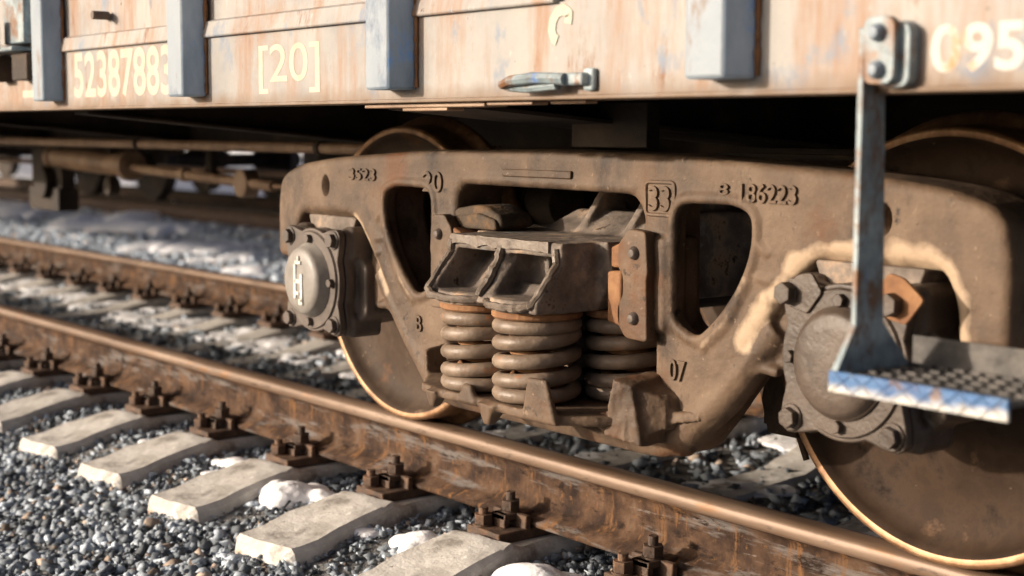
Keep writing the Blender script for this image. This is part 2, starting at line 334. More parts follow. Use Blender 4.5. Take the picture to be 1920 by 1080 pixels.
def thing(name, label, cat, loc=(0, 0, 0), group=None):
    o = bpy.data.objects.new(name, None); o.empty_display_size = .1; COL.objects.link(o); o.location = loc
    o["label"] = label; o["category"] = cat
    if group: o["group"] = group
    return o
def tag(o, label, cat, group=None):
    o["label"] = label; o["category"] = cat
    if group: o["group"] = group
    return o
def kind(o, k): o["kind"] = k; return o
def kids(o): return [c for c in bpy.data.objects if c.parent == o]
def copy_tree(o, parent=None):
    c = o.copy(); COL.objects.link(c)
    if parent is not None: c.parent = parent
    for ch in CH.get(o.name, []): copy_tree(ch, c)
    return c
CH = {}
def index_children():
    CH.clear()
    for c in bpy.data.objects:
        if c.parent: CH.setdefault(c.parent.name, []).append(c)
NTH = "first second third fourth fifth sixth seventh eighth ninth tenth eleventh twelfth thirteenth fourteenth fifteenth sixteenth seventeenth eighteenth nineteenth twentieth twenty-first twenty-second twenty-third twenty-fourth twenty-fifth".split()

# ------------------------------------------------------------------ ground
def hgt(x, y):
    y = np.asarray(y, float)
    pts_y = [-9, -4, -2.4, -1.75, -1.42, -1.1, -.8, -.45, .45, .8, 1.1, 1.45, 2.0, 3.0, 3.7, 6.3, 7.2, 9, 60]
    pts_z = [-.75, -.72, -.50, -.39, -.318, -.252, -.262, -.285, -.285, -.262, -.268, -.345, -.42, -.30, -.22, -.22, -.40, -.5, -.5]
    return np.interp(y, pts_y, pts_z)
gx = np.concatenate([[-900, -200, -60], np.arange(-30, 4, .15), [8, 30, 200, 900]])
gy = np.concatenate([[-900, -100, -20], np.arange(-4, 9, .12), [15, 40, 120, 900]])
GX, GY = np.meshgrid(gx, gy)
GZ = hgt(GX, GY) + rng.normal(0, .006, GX.shape)
nx, ny = len(gx), len(gy)
me = bpy.data.meshes.new("ground")
me.from_pydata(np.stack([GX.ravel(), GY.ravel(), GZ.ravel()], 1).tolist(), [],
               [(j * nx + i, j * nx + i + 1, (j + 1) * nx + i + 1, (j + 1) * nx + i) for j in range(ny - 1) for i in range(nx - 1)])
kind(link("ground", me, M['ground'], smooth=True), "structure")
# snow field beyond the second track, its rise added to catch the sun
mb = MB()
def sheet(x0, x1, y0, y1, z, step, amp):
    xs = np.arange(x0, x1 + .01, step); ys = np.concatenate([np.arange(y0, min(y1, y0 + 8), step), np.linspace(min(y1, y0 + 8) + .5, y1, 8)])
    X, Y = np.meshgrid(xs, ys); Z = z + amp * (np.sin(X * 1.7 + Y) * np.cos(Y * 2.3 - X * .6)) + rng.normal(0, amp * .4, X.shape)
    n = len(xs); return np.stack([X.ravel(), Y.ravel(), Z.ravel()], 1), [(j * n + i, j * n + i + 1, (j + 1) * n + i + 1, (j + 1) * n + i) for j in range(len(ys) - 1) for i in range(n - 1)]
v, f = sheet(-160, 30, 6.9, 160, -.34, .8, .03); v[:, 2] += np.interp(v[:, 1], [0, 7.3, 12, 60, 160], [0, 0, 1.7, 9, 12]); mb.add(v, f)
kind(link("snow_field", mb.mesh(), M['snow'], smooth=True), "structure")

# ------------------------------------------------------------------ sleepers and rails of the main track
STEP = .538; X0 = -.905; SKEW = R(9)
def sleeper_mesh():
    ys = [-1.40, -1.385, -1.30, -1.06, -1.02, -.97, -.70, -.62, -.40, -.2, 0]
    zt = [-.272, -.252, -.243, -.196, -.194, -.214, -.214, -.224, -.262, -.266, -.267]
    wt = [.108, .122, .126, .116, .112, .108, .105, .100, .092, .088, .086]
    ys = ys + [-y for y in ys[-2::-1]]; zt = zt + zt[-2::-1]; wt = wt + wt[-2::-1]
    v = []; f = []; n = len(ys)
    for y, z, w in zip(ys, zt, wt):
        v += [(-w - .035, y, -.42), (-w, y, z - .012), (-w + .014, y, z), (w - .014, y, z), (w, y, z - .012), (w + .035, y, -.42)]
    for i in range(n - 1):
        f += [(i * 6 + k, i * 6 + k + 1, i * 6 + k + 7, i * 6 + k + 6) for k in range(5)]
    f += [tuple(range(5, -1, -1)), tuple(range((n - 1) * 6, n * 6))]
    # break the long faces so that the casting is not ruler-straight
    b = MB().add(v, f).mesh(); bm = bmesh.new(); bm.from_mesh(b)
    bmesh.ops.subdivide_edges(bm, edges=bm.edges[:], cuts=2, use_grid_fill=True)
    for q in bm.verts:
        t = q.co; q.co.z += .004 * math.sin(t.y * 19 + t.x * 31) * math.sin(t.y * 7); q.co.x += .003 * math.sin(t.y * 23)
        q.co.z += random.gauss(0, .0012)
    bm.to_mesh(b); bm.free(); fixn(b); return b
smesh = sleeper_mesh()
N_LEFT, N_RIGHT = 17, 4
xs_sl = [X0 + STEP * k for k in range(N_RIGHT, -N_LEFT - 1, -1)]      # right to left
for k, x in enumerate(xs_sl):
    o = link("concrete_sleeper", smesh, M['concrete'], smooth=False) if k == 0 else bpy.data.objects.new("concrete_sleeper", smesh)
    if k: COL.objects.link(o)
    o.location = (x, -.2 + .0, 0); o.location.y = 0
    o.rotation_euler.z = SKEW + random.gauss(0, .008)
    # the sleeper turns about the near rail seat
    o.location.x = x + (-.87) * math.sin(SKEW) * 1.0
    tag(o, f"weathered grey concrete sleeper under the train's track, {NTH[k]} along the track from the right", "sleeper", "concrete sleepers of the train's track")
    o.location.z = random.gauss(0, .003)
smesh.polygons.foreach_set("use_smooth", [True] * len(smesh.polygons))
bm = bmesh.new(); bm.from_mesh(smesh)
for e in bm.edges:
    if len(e.link_faces) == 2 and e.calc_face_angle(0) > R(24): e.smooth = False
bm.to_mesh(smesh); bm.free()

RAIL = [(-.075, -.18), (.075, -.18), (.075, -.168), (.03, -.152), (.012, -.135), (.0095, -.10), (.0095, -.06), (.014, -.047),
        (.0345, -.036), (.0375, -.030), (.0370, -.010), (.031, -.003), (.015, 0), (-.015, 0), (-.031, -.003), (-.0370, -.010), (-.0375, -.030), (-.0345, -.036),
        (-.014, -.047), (-.0095, -.06), (-.0095, -.10), (-.012, -.135), (-.03, -.152), (-.075, -.168)]
def rail(y, x0, x1, label, n=40, web='railweb', head='railhead'):
    xs = np.linspace(x0, x1, n); v = []; m = len(RAIL)
    for x in xs:
        for p, z in RAIL: v.append((x, y + p, z))
    f = [(i * m + k, (i + 1) * m + k, (i + 1) * m + (k + 1) % m, i * m + (k + 1) % m) for i in range(n - 1) for k in range(m)]
    f += [tuple(range(m)), tuple(range(n * m - 1, (n - 1) * m - 1, -1))]
    me = MB().add(v, f).mesh()
    me.materials.append(M[web]); me.materials.append(M[head])
    for p in me.polygons:
        z = sum(me.vertices[i].co.z for i in p.vertices) / len(p.vertices)
        p.material_index = 1 if (z > -.034 and len(p.vertices) == 4) else 0
        p.use_smooth = len(p.vertices) == 4
    o = link("rail", me, M['railweb'])
    tag(o, label, "rail", "rails"); return o
rail(-.7975, -14, 2.6, "nearest rail, rusty web with brown polished head, below the freight bogie")
rail(.77, -22, 2.6, "rail under the far wheels of the bogie, sunlit golden head beside bright sleeper patches")
rail(4.24, -45, 2.6, "dark rail of the second track beyond the gravel, nearer of its pair", web='fast', head='under')  # shade on the second track's rails painted in by darker materials
rail(5.76, -45, 2.6, "farther rail of the second track, just before the bright snow", web='fast', head='under')

# rail fastenings: base plate, two clamps with bolts, two anchor bolts
def fastening(x, y, label, group):
    t = thing("rail_fastening", label, "rail fastening", (x, y, 0), group)
    b = MB().box(-.07, .07, -.185, .185, -.212, -.184)
    for s in (-1, 1): b.box(-.07, .07, s * .080, s * .098, -.19, -.150)
    link("base_plate", b.mesh(), M['fast'], t, bevel=.004)
    for s in (-1, 1):
        c = MB().box(-.03, .03, s * .040, s * .135, -.166, -.150).box(-.028, .028, s * .118, s * .135, -.186, -.15)
        link("clamp", c.mesh(), M['fast'], t, bevel=.003)
        c = MB().cyl((0, s * .093, -.16), (0, s * .093, -.098), .0125, n=10)
        c.add(*hexz(0, s * .093, -.146, .026, .026)); c.cyl((0, s * .093, -.151), (0, s * .093, -.146), .027, n=14)
        link("clamp_bolt", c.mesh(), M['fast'], t, bevel=.001)
        c = MB().cyl((.035 * s, s * .155, -.19), (.035 * s, s * .155, -.137), .013, n=10)
        c.add(*hexz(.035 * s, s * .155, -.180, .026, .026)); c.cyl((.035 * s, s * .155, -.186), (.035 * s, s * .155, -.180), .028, n=14)
        link("anchor_bolt", c.mesh(), M['fast'], t, bevel=.001)
    return t
def hexz(x, y, z, r, h):
    b = MB().prism([(x + r * math.cos(k * math.pi / 3 + .4), y + r * math.sin(k * math.pi / 3 + .4)) for k in range(6)], 'z', z, z + h)
    return np.concatenate(b.v), b.f
f0 = fastening(0, -.7975, "", "rail fastenings on the nearest rail"); index_children()
dx_far = -math.sin(SKEW) * 1.6
for k, x in enumerate(xs_sl):
    o = f0 if k == 0 else copy_tree(f0)
    o.location.x = x
    o["label"] = f"dark rusty rail fastening holding the nearest rail, {NTH[k]} along it from the right"
for k, x in enumerate(xs_sl):
    o = copy_tree(f0); o.location = (x + dx_far, .77, 0); o["group"] = "rail fastenings on the far rail"
    o["label"] = f"small dark fastening on the golden-headed far rail, {NTH[k]} along it from the right"

# sleepers of the second track
m2 = smesh
for k in range(34):
    o = bpy.data.objects.new("concrete_sleeper", m2); COL.objects.link(o)
    o.location = (-6.5 - .54 * k, 5.0, 0)
    tag(o, "concrete sleeper of the second track, half hidden behind its dark rail", "sleeper", "sleepers of the second track")

# ------------------------------------------------------------------ ballast stones (uncountable) and snow
ICO_V = None
def ico():
    bm = bmesh.new(); bmesh.ops.create_icosphere(bm, subdivisions=1, radius=1)
    v = np.array([q.co[:] for q in bm.verts]); f = np.array([[x.index for x in p.verts] for p in bm.faces]); bm.free(); return v, f
IV, IF = ico()
CV = np.array([(x, y, z) for z in (-1, 1) for y in (-1, 1) for x in (-1, 1)], float) * .72
CF = np.array([(0, 2, 3), (0, 3, 1), (4, 5, 7), (4, 7, 6), (0, 1, 5), (0, 5, 4), (2, 6, 7), (2, 7, 3), (0, 4, 6), (0, 6, 2), (1, 3, 7), (1, 7, 5)])
IV, IF = CV, CF
def rotmats(n):
    q = rng.normal(size=(n, 4)); q /= np.linalg.norm(q, axis=1)[:, None]; w, x, y, z = q.T
    return np.stack([np.stack([1 - 2 * (y * y + z * z), 2 * (x * y - z * w), 2 * (x * z + y * w)], -1),
                     np.stack([2 * (x * y + z * w), 1 - 2 * (x * x + z * z), 2 * (y * z - x * w)], -1),
                     np.stack([2 * (x * z - y * w), 2 * (y * z + x * w), 1 - 2 * (x * x + y * y)], -1)], 1)
def stones(name, regions, k=1.0):
    P = []; Sz = []
    for (x0, x1, y0, y1, n, s0, s1, dz) in regions:
        x = rng.uniform(x0, x1, n); y = rng.uniform(y0, y1, n); s = s0 + (s1 - s0) * rng.random(n) ** 2.2
        z = hgt(x, y) + rng.uniform(-.2, 1.0, n) * dz; P.append(np.stack([x, y, z], 1)); Sz.append(s)
    P = np.concatenate(P); Sz = np.concatenate(Sz); n = len(P)
    V = (IV[None] + rng.normal(0, .16, (n, len(IV), 3))) * (1 + rng.uniform(-.45, .35, (n, len(IV), 1)))
    V = V * rng.uniform(.40, 1.35, (n, 1, 3)) * Sz[:, None, None]
    V = np.einsum('nij,nkj->nki', rotmats(n), V); V[..., 2] *= .8; V += P[:, None]
    F = (IF[None] + (np.arange(n) * len(IV))[:, None, None]).reshape(-1, 3)
    me = bpy.data.meshes.new(name); nv = n * len(IV); nf = len(F)
    me.vertices.add(nv); me.vertices.foreach_set("co", V.reshape(-1).astype(np.float32))
    me.loops.add(nf * 3); me.loops.foreach_set("vertex_index", F.reshape(-1).astype(np.int32))
    me.polygons.add(nf); me.polygons.foreach_set("loop_start", np.arange(0, nf * 3, 3, dtype=np.int32))
    me.polygons.foreach_set("loop_total", np.full(nf, 3, dtype=np.int32)); me.update()
    base = .10 + .46 * rng.random(n) ** 1.6
    base = np.minimum(base * k, .72); c = np.stack([base * .88, base, base * 1.14], 1)
    w = rng.random(n); c[w < .05] *= np.array([1.35, .95, .68]); c[w > .95] *= np.array([1.2, 1.18, 1.12])
    a = me.color_attributes.new("tint", 'FLOAT_COLOR', 'POINT')
    cc = np.ones((n, len(IV), 4), np.float32); cc[..., :3] = c[:, None]; a.data.foreach_set("color", cc.reshape(-1))
    return kind(link(name, me, M['stone']), "stuff")
stones("ballast_gravel", [
    (-4.0, 1.5, -2.6, -1.36, 34000, .005, .022, .018),
    (-5.5, 1.5, -1.42, -.66, 14000, .006, .019, .012),
    (-9.0, 2.2, -.72, .72, 9000, .010, .028, .016),
    (-12., -1.5, .70, 1.5, 4000, .014, .034, .02)])
stones("ballast_gravel", [
    (-14., -1.5, 1.45, 2.0, 5000, .014, .034, .02),
    (-22., -4.0, 1.8, 4.2, 24000, .014, .036, .02),
    (-26., -6.0, 4.1, 7.0, 5000, .025, .05, .03)], 3.2)
smb = MB()
near = MB()
def snow_lump(x, y, r, h, seed):
    g = np.random.default_rng(seed + 50); z0 = float(hgt(x, y)) + .008
    for k in range(9):
        a = g.uniform(0, 6.28); d = r * g.uniform(0, .75) * (k > 0); q = g.uniform(.35, .75) * r if k else r * .75
        hh = .6 * h * g.uniform(.55, 1.0) * (1 - .5 * d / r)
        v = IV * 1.0; bm = bmesh.new(); bmesh.ops.create_icosphere(bm, subdivisions=2, radius=1)
        V = np.array([w.co[:] for w in bm.verts]) * (q, q * g.uniform(.7, 1.1), hh) + (x + d * math.cos(a) * 1.3, y + d * math.sin(a), z0)
        F = [tuple(w.index for w in p.verts) for p in bm.faces]; bm.free(); near.add(V, F)
def snow_blob(x, y, r, h, seed, z=None, st=1.0):
    g = np.random.default_rng(seed); n, mr = 26, 7; v = []; z0 = float(hgt(x, y)) + .005 if z is None else z
    am = g.uniform(.06, .2, 4); ph = g.uniform(0, 6.28, 4)
    ca = math.cos(ph[0]); sa = math.sin(ph[0])
    for j in range(1, mr + 1):
        q = j / mr
        for k in range(n):
            t = 2 * math.pi * k / n; rr = r * q * (1 + sum(am[i] * math.sin((i + 2) * t + ph[i]) for i in range(4)))
            px, py = rr * math.cos(t) * st, rr * math.sin(t)
            v.append((x + px * ca - py * sa, y + px * sa + py * ca, z0 + h * (1 - q ** 2.4) * (1 + q * (.14 * math.sin(3 * t + ph[1]) + .10 * math.sin(7 * t + q * 5 + ph[2]))) - (.02 if j == mr else 0)))
    v.append((x, y, z0 + h)); c = len(v) - 1
    f = [(c, k, (k + 1) % n) for k in range(n)] + [(j * n + k, (j + 1) * n + k, (j + 1) * n + (k + 1) % n, j * n + (k + 1) % n) for j in range(mr - 1) for k in range(n)]
    smb.add(v, f)
for i, a in enumerate([(-1.17, -1.09, .12, .10), (-1.08, -1.03, .07, .06), (-1.65, -1.02, .075, .065), (-1.60, -1.12, .05, .02), (-3.08, -1.1, .10, .06), (-2.98, -1.0, .05, .03), (-.52, -1.07, .08, .065), (-.05, -1.06, .12, .10), (.02, -1.12, .05, .04),
                       (-2.55, -1.05, .05, .03), (-2.1, -1.1, .06, .03), (-.75, -1.12, .05, .03), (-.54, .14, .16, .03), (-1.10, .04, .14, .03), (-1.66, -.02, .15, .03), (-.80, .73, .15, .04), (.17, .05, .17, .03), (-.25, .45, .12, .03), (-3.35, -.3, .09, .03), (-6.8, -.15, .12, .03), (-5.0, -.2, .1, .02)]):
    snow_lump(*a, i)
for i in range(64):
    snow_lump(rng.uniform(-9.6, -2.6), rng.uniform(.36, .66), rng.uniform(.09, .20), .038, 500 + i)  # added snow, brightens the bed in place of the sunlit strip
for i, (x, y, r_, h) in enumerate([(-16.2, 3.7, .42, .08), (-15.5, 3.55, .35, .07), (-13.8, 3.55, .36, .08), (-13.5, 3.95, .34, .10), (-13.0, 3.5, .36, .07), (-12.3, 3.5, .34, .07), (-11.7, 3.55, .26, .07), (-10.6, 3.0, .26, .06), (-10.1, 3.1, .28, .06), (-9.7, 3.2, .22, .05), (-9.1, 3.05, .2, .05), (-9.3, 2.75, .15, .04), (-10.9, 2.7, .12, .03), (-8.4, 2.7, .2, .04), (-8.1, 2.5, .1, .03), (-17.5, 3.9, .3, .06)]):
    snow_blob(x, y, r_, h, 300 + i, st=1.5)
kind(link("snow", smb.mesh(), M['snow'], smooth=True), "stuff")

kind(link("snow", cast(near, .008, 5, .012, 22), M['snow']), "stuff")
# ------------------------------------------------------------------ bogie
ZA, XW, YF = .4258, .925, -1.09         # axle height, half wheelbase, face of the near side frame
BOGIE = thing("freight_bogie", "dusty brown cast steel freight bogie with coil springs under the wagon", "bogie", (0, 0, 0))
def mirror(pts): return [(-x, z, *rest) for x, z, *rest in pts[::-1]]
half = [(0, .795), (.46, .788), (.90, .763, .06), (1.10, .741, .06), (1.205, .705, .05), (1.222, .618, .03), (1.222, .47, .02), (1.118, .47, .015), (1.115, .54, .03), (1.085, .606, .05),
        (.80, .606, .05), (.725, .52, .04), (.650, .425, .04), (.598, .362, .03), (.49, .225, .03), (.425, .155, .04), (.36, .146, .04)]
outline = rounded(half + mirror(half[1:]), .03)
win = [(.431, .455, .05), (.433, .695, .05), (.60, .697, .05), (.650, .675, .05), (.650, .600, .05), (.615, .525, .04), (.565, .462, .04), (.506, .412, .035), (.452, .435, .03)]
centre = [(-.335, .712, .07), (.335, .706, .08), (.335, .470, .02), (.372, .44, .02), (.372, .30, .03), (.34, .228, .03), (-.34, .228, .03), (-.372, .30, .03), (-.372, .44, .02), (-.335, .470, .02)]
WINR, WINL = rounded(win, .03), rounded(mirror(win), .03)
CEN = rounded(centre, .03)
def hole(x, z, r, n=14, sz=1.0): return [(x + r * math.cos(2 * math.pi * k / n), z + r * sz * math.sin(2 * math.pi * k / n)) for k in range(n)]
def side_frame(detail=True, vox=.0058):
    b = MB()
    big = rounded([(.368, .44, .03), (.366, .700, .03), (.60, .712, .03), (.672, .685, .04), (.672, .600, .04), (.632, .515, .03), (.575, .445, .03), (.506, .385, .03), (.42, .405, .03)], .03)
    bigl = [(-x, z) for x, z in big[::-1]]
    b.add(*plate([outline, WINR, WINL, CEN], YF, -1.046, .019))
    b.add(*plate([outline, big, bigl, CEN], -1.066, -.945, .006))
    for s in (-1, 1):
        w = WINR if s > 0 else WINL
        cx, cz = np.mean(w, 0)
        ring = [(cx + (x - cx) * 1.07, YF + .004, cz + (z - cz) * 1.045) for x, z in w]
        b.tube(ring, .0125, 8, closed=True)                                                    # bead round the window
        web = [(s * .58, .36), (s * .66, .374), (s * .71, .369), (s * .742, .352), (s * .775, .40), (s * .765, .52), (s * .745, .56), (s * .62, .44)]
        b.add(*plate([rounded(web, .015)], -1.062, -.985, .012))                              # pedestal jaw
        b.tube([(s * .598, -1.078, .352), (s * .664, -1.07, .376), (s * .708, -1.07, .372)], .012, 8)
        for p in ([(s * .655, .63), (s * .69, .60)], [(s * .66, .555), (s * .70, .552)], [(s * .675, .52), (s * .70, .505)]):
            b.tube([(p[0][0], YF - .001, p[0][1]), (p[1][0], YF - .001, p[1][1])], .006, 6)
        # thick tension member swelling out below the window
        b.tube([(s * .70, -1.055, .46), (s * .55, -1.055, .30), (s * .43, -1.06, .20), (s * .34, -1.05, .185)], [.034, .040, .046, .040], 12)
        b.tube([(s * .515, YF + .006, .40), (s * .58, YF + .006, .455), (s * .64, YF + .006, .55)], .014, 8)
        # column beside the spring nest
        b.add(*plate([rounded([(s * .335, .62), (s * .42, .62), (s * .42, .42), (s * .335, .42)], .015)], -1.105, -1.0, .012))
        # arch cap above the axle box
        b.box(s * .80, s * 1.09, -1.075, -.93, .598, .64)
    b.tube([(-.36, -1.055, .19), (.36, -1.055, .19)], .044, 14)                                 # lower chord
    b.tube([(-.30, YF + .010, .722), (.31, YF + .010, .718)], .016, 8)                         # bead over the spring opening
    # spring seat with its ragged front lip
    seat = [(-.365, -1.0), (-.365, -1.15), (-.30, -1.205), (-.235, -1.262), (-.12, -1.278), (.02, -1.272), (.14, -1.285), (.27, -1.275), (.335, -1.215), (.372, -1.165), (.372, -1.0), (.33, -.76), (-.33, -.76)]
    b.prism(seat, 'z', .222, .244)
    b.prism([(-.30, -1.0), (-.30, -1.12), (-.18, -1.2), (.18, -1.2), (.30, -1.12), (.30, -1.0)], 'z', .205, .23)
    for x, w, h0 in ((-.165, .024, .198), (.045, .034, .190)):                                   # hanging lugs
        b.hexa([(x - w * .3, -1.285, h0), (x + w * .3, -1.285, h0), (x + w * .3, -1.262, h0), (x - w * .3, -1.262, h0)],
               [(x - w, -1.288, .238), (x + w, -1.288, .238), (x + w, -1.24, .238), (x - w, -1.24, .238)])
    b.hexa([(.170, -1.286, .225), (.286, -1.286, .225), (.286, -1.268, .225), (.170, -1.268, .225)], [(.190, -1.284, .318), (.252, -1.284, .318), (.252, -1.272, .318), (.190, -1.272, .318)])
    b.hexa([(-.07, -1.282, .228), (.0, -1.282, .228), (.0, -1.262, .228), (-.07, -1.262, .228)], [(-.05, -1.28, .272), (-.02, -1.28, .272), (-.02, -1.266, .272), (-.05, -1.266, .272)])
    b.hexa([(-.372, -1.165, .218), (-.340, -1.175, .218), (-.350, -1.10, .218), (-.372, -1.10, .218)], [(-.372, -1.162, .300), (-.352, -1.168, .300), (-.358, -1.10, .31), (-.372, -1.10, .31)])
    # ribs under the seat
    for x in (-.20, .0, .20):
        b.prism([(-1.245, .228), (-1.05, .228), (-1.05, .16)], 'x', x - .011, x + .011)
    cut = MB()
    for x in (-.947, .958):
        cut.prism(hole(x, .683, .0215, 16, 1.4), 'y', -1.2, -.8)
    return cast(b, vox, 3, .0010, 40, cut)
sf_me = side_frame()
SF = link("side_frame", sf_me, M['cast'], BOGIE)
far_me = sf_me.copy(); far_me.transform(Matrix.Diagonal((1, -1, 1, 1))); far_me.flip_normals()
link("side_frame", far_me, M['cast'], BOGIE)["label"] = "side frame on the far side, seen through gaps"
b = MB()
b.hexa([(.335, -1.195, .205), (.43, -1.175, .190), (.43, -1.07, .19), (.335, -1.07, .205)], [(.352, -1.188, .325), (.395, -1.172, .312), (.395, -1.07, .33), (.352, -1.07, .33)])
b.hexa([(.385, -1.19, .196), (.455, -1.13, .225), (.455, -1.07, .225), (.385, -1.07, .20)], [(.388, -1.170, .312), (.448, -1.122, .285), (.455, -1.07, .292), (.385, -1.07, .32)])
b.hexa([(.30, -1.19, .216), (.36, -1.19, .200), (.36, -1.07, .20), (.30, -1.07, .216)], [(.30, -1.18, .246), (.36, -1.18, .26), (.36, -1.07, .26), (.30, -1.07, .246)])
b.hexa([(.43, -1.125, .232), (.52, -1.098, .250), (.52, -1.07, .250), (.43, -1.07, .232)], [(.43, -1.115, .258), (.52, -1.094, .268), (.52, -1.07, .268), (.43, -1.07, .258)])
link("seat_lug", cast(b, .0042, 2, .011, 20), M['cast'], SF)["label"] = "rough broken lug at the right corner of the spring seat"
# tone mask: painted light round the axle box arches, rubbed edges on the windows' lower rims and the spring opening
def light_and_wear(me):
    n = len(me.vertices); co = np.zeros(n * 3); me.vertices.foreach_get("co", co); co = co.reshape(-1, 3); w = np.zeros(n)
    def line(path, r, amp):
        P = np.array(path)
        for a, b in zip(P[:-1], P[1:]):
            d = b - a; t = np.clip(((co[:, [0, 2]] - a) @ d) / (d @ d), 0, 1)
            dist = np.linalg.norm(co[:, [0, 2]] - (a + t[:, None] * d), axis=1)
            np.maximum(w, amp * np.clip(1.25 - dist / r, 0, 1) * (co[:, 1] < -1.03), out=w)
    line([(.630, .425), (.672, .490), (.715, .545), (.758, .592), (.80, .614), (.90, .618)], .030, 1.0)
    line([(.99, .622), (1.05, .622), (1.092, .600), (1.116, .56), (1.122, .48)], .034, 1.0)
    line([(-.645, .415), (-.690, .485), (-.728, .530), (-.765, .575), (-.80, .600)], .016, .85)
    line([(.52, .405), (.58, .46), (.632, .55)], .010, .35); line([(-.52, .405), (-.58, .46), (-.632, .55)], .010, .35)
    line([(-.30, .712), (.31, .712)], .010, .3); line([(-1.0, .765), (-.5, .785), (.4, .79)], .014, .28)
    a = me.attributes.new("lit_and_worn", 'FLOAT', 'POINT'); a.data.foreach_set("value", w.astype(np.float32))
light_and_wear(sf_me)
for s, x0, x1, z0, z1 in (("20", -.470, -.388, .683, .735), ("07", .424, .472, .323, .367), ("186223", .616, .760, .700, .737), ("33", .357, .420, .672, .724), ("3523", -.820, -.690, .703, .735), ("B", -.503, -.478, .325, .366), ("8", .555, .585, .712, .735)):
    v, f = text_mesh(s, x0, x1, z0, z1, YF + .002, .0075, .012)
    link("casting_number", MB().add(v, f).mesh(), M['cast'], SF)
fr = [(.346, .732), (.432, .732), (.432, .664), (.346, .664)]
pts = [(x, YF, z) for x, z in rounded(fr, .012)]
link("casting_frame", MB().tube(pts, .0045, 6, closed=True).mesh(), M['cast'], SF, smooth=True)
link("casting_panel", MB().box(-.141, .108, YF + .004, YF - .007, .730, .748).mesh(), M['cast'], SF, bevel=.003)

# column wear plates with rivets
for s in (1, -1):
    b = MB()
    P = rounded([(s * .300, .600), (s * .332, .634), (s * .385, .630), (s * .392, .545), (s * .388, .53), (s * .392, .40), (s * .325, .402), (s * .300, .43), (s * .298, .47), (s * .316, .49), (s * .316, .535), (s * .30, .55)], .012)
    b.add(*plate([P if s > 0 else P[::-1]], -1.128, -1.10, .004))
    fp = link("friction_plate", b.mesh(), M['cast'], BOGIE, bevel=.003)
    for z in (.584, .447):
        link("rivet", MB().lathe([(.0001, -.012), (.008, -.011), (.013, -.006), (.0155, .002)], (s * .352, -1.128, z), 16).mesh(), M['box'], fp, smooth=True)

# springs
def helix(cx, cy, z0, z1, rad, wire, turns, hand=1, ph=0.0):
    n = int(turns * 40); pts = []; zs = []
    for i in range(n + 1):
        t = i / n * turns
        rate = lambda q: .18 + .82 * min(1, max(0, (min(q, turns - q) - .45) / .5))
        zs.append(rate(t))
    cs = np.cumsum(zs); cs = (cs - cs[0]) / (cs[-1] - cs[0])
    for i in range(n + 1):
        a = ph + hand * 2 * math.pi * (i / n * turns)
        pts.append((cx + rad * math.cos(a), cy + rad * math.sin(a), z0 + wire + (z1 - z0 - 2 * wire) * cs[i]))
    return MB().tube(pts, wire, 12).mesh()
nest = [(-.098, -1.182), (.098, -1.182), (-.2, -1.0), (0, -1.0), (.2, -1.0), (-.1, -.845), (.1, -.845)]
labels = {1: "front grey coil spring, nearest in the nest", 0: "grey coil spring left of the front one", 4: "coil spring at the right, beside the column"}
for i, (cx, cy) in enumerate(nest):
    ph = [2.4, 2.2, 1.0, .3, 2.9, 0, 1][i]
    o = link("coil_spring", helix(cx, cy, .243, .434, .0835, .0166, 4.95, 1, ph), M['spring'], BOGIE, smooth=True)
    if i in labels: o["label"] = labels[i]
    link("inner_spring", helix(cx, cy, .244, .434, .052, .0105, 6.6, -1, ph + 1), M['rust'], o, smooth=True)
    link("spring_seat", MB().lathe([(.001, .0), (.097, .0), (.101, .004), (.101, .012), (.098, .016), (.001, .016)], (0, 0, 0), 40).mesh(), M['rust'], o, smooth=False)
    so = bpy.data.objects[-1] if False else [q for q in bpy.data.objects if q.parent == o and q.name.startswith("spring_seat")][0]
    so.data.transform(Matrix.Translation((cx, cy, .4300)) @ Matrix.Rotation(R(90), 4, 'X'))
    so.data.transform(Matrix.Translation((0, 0, .0)))

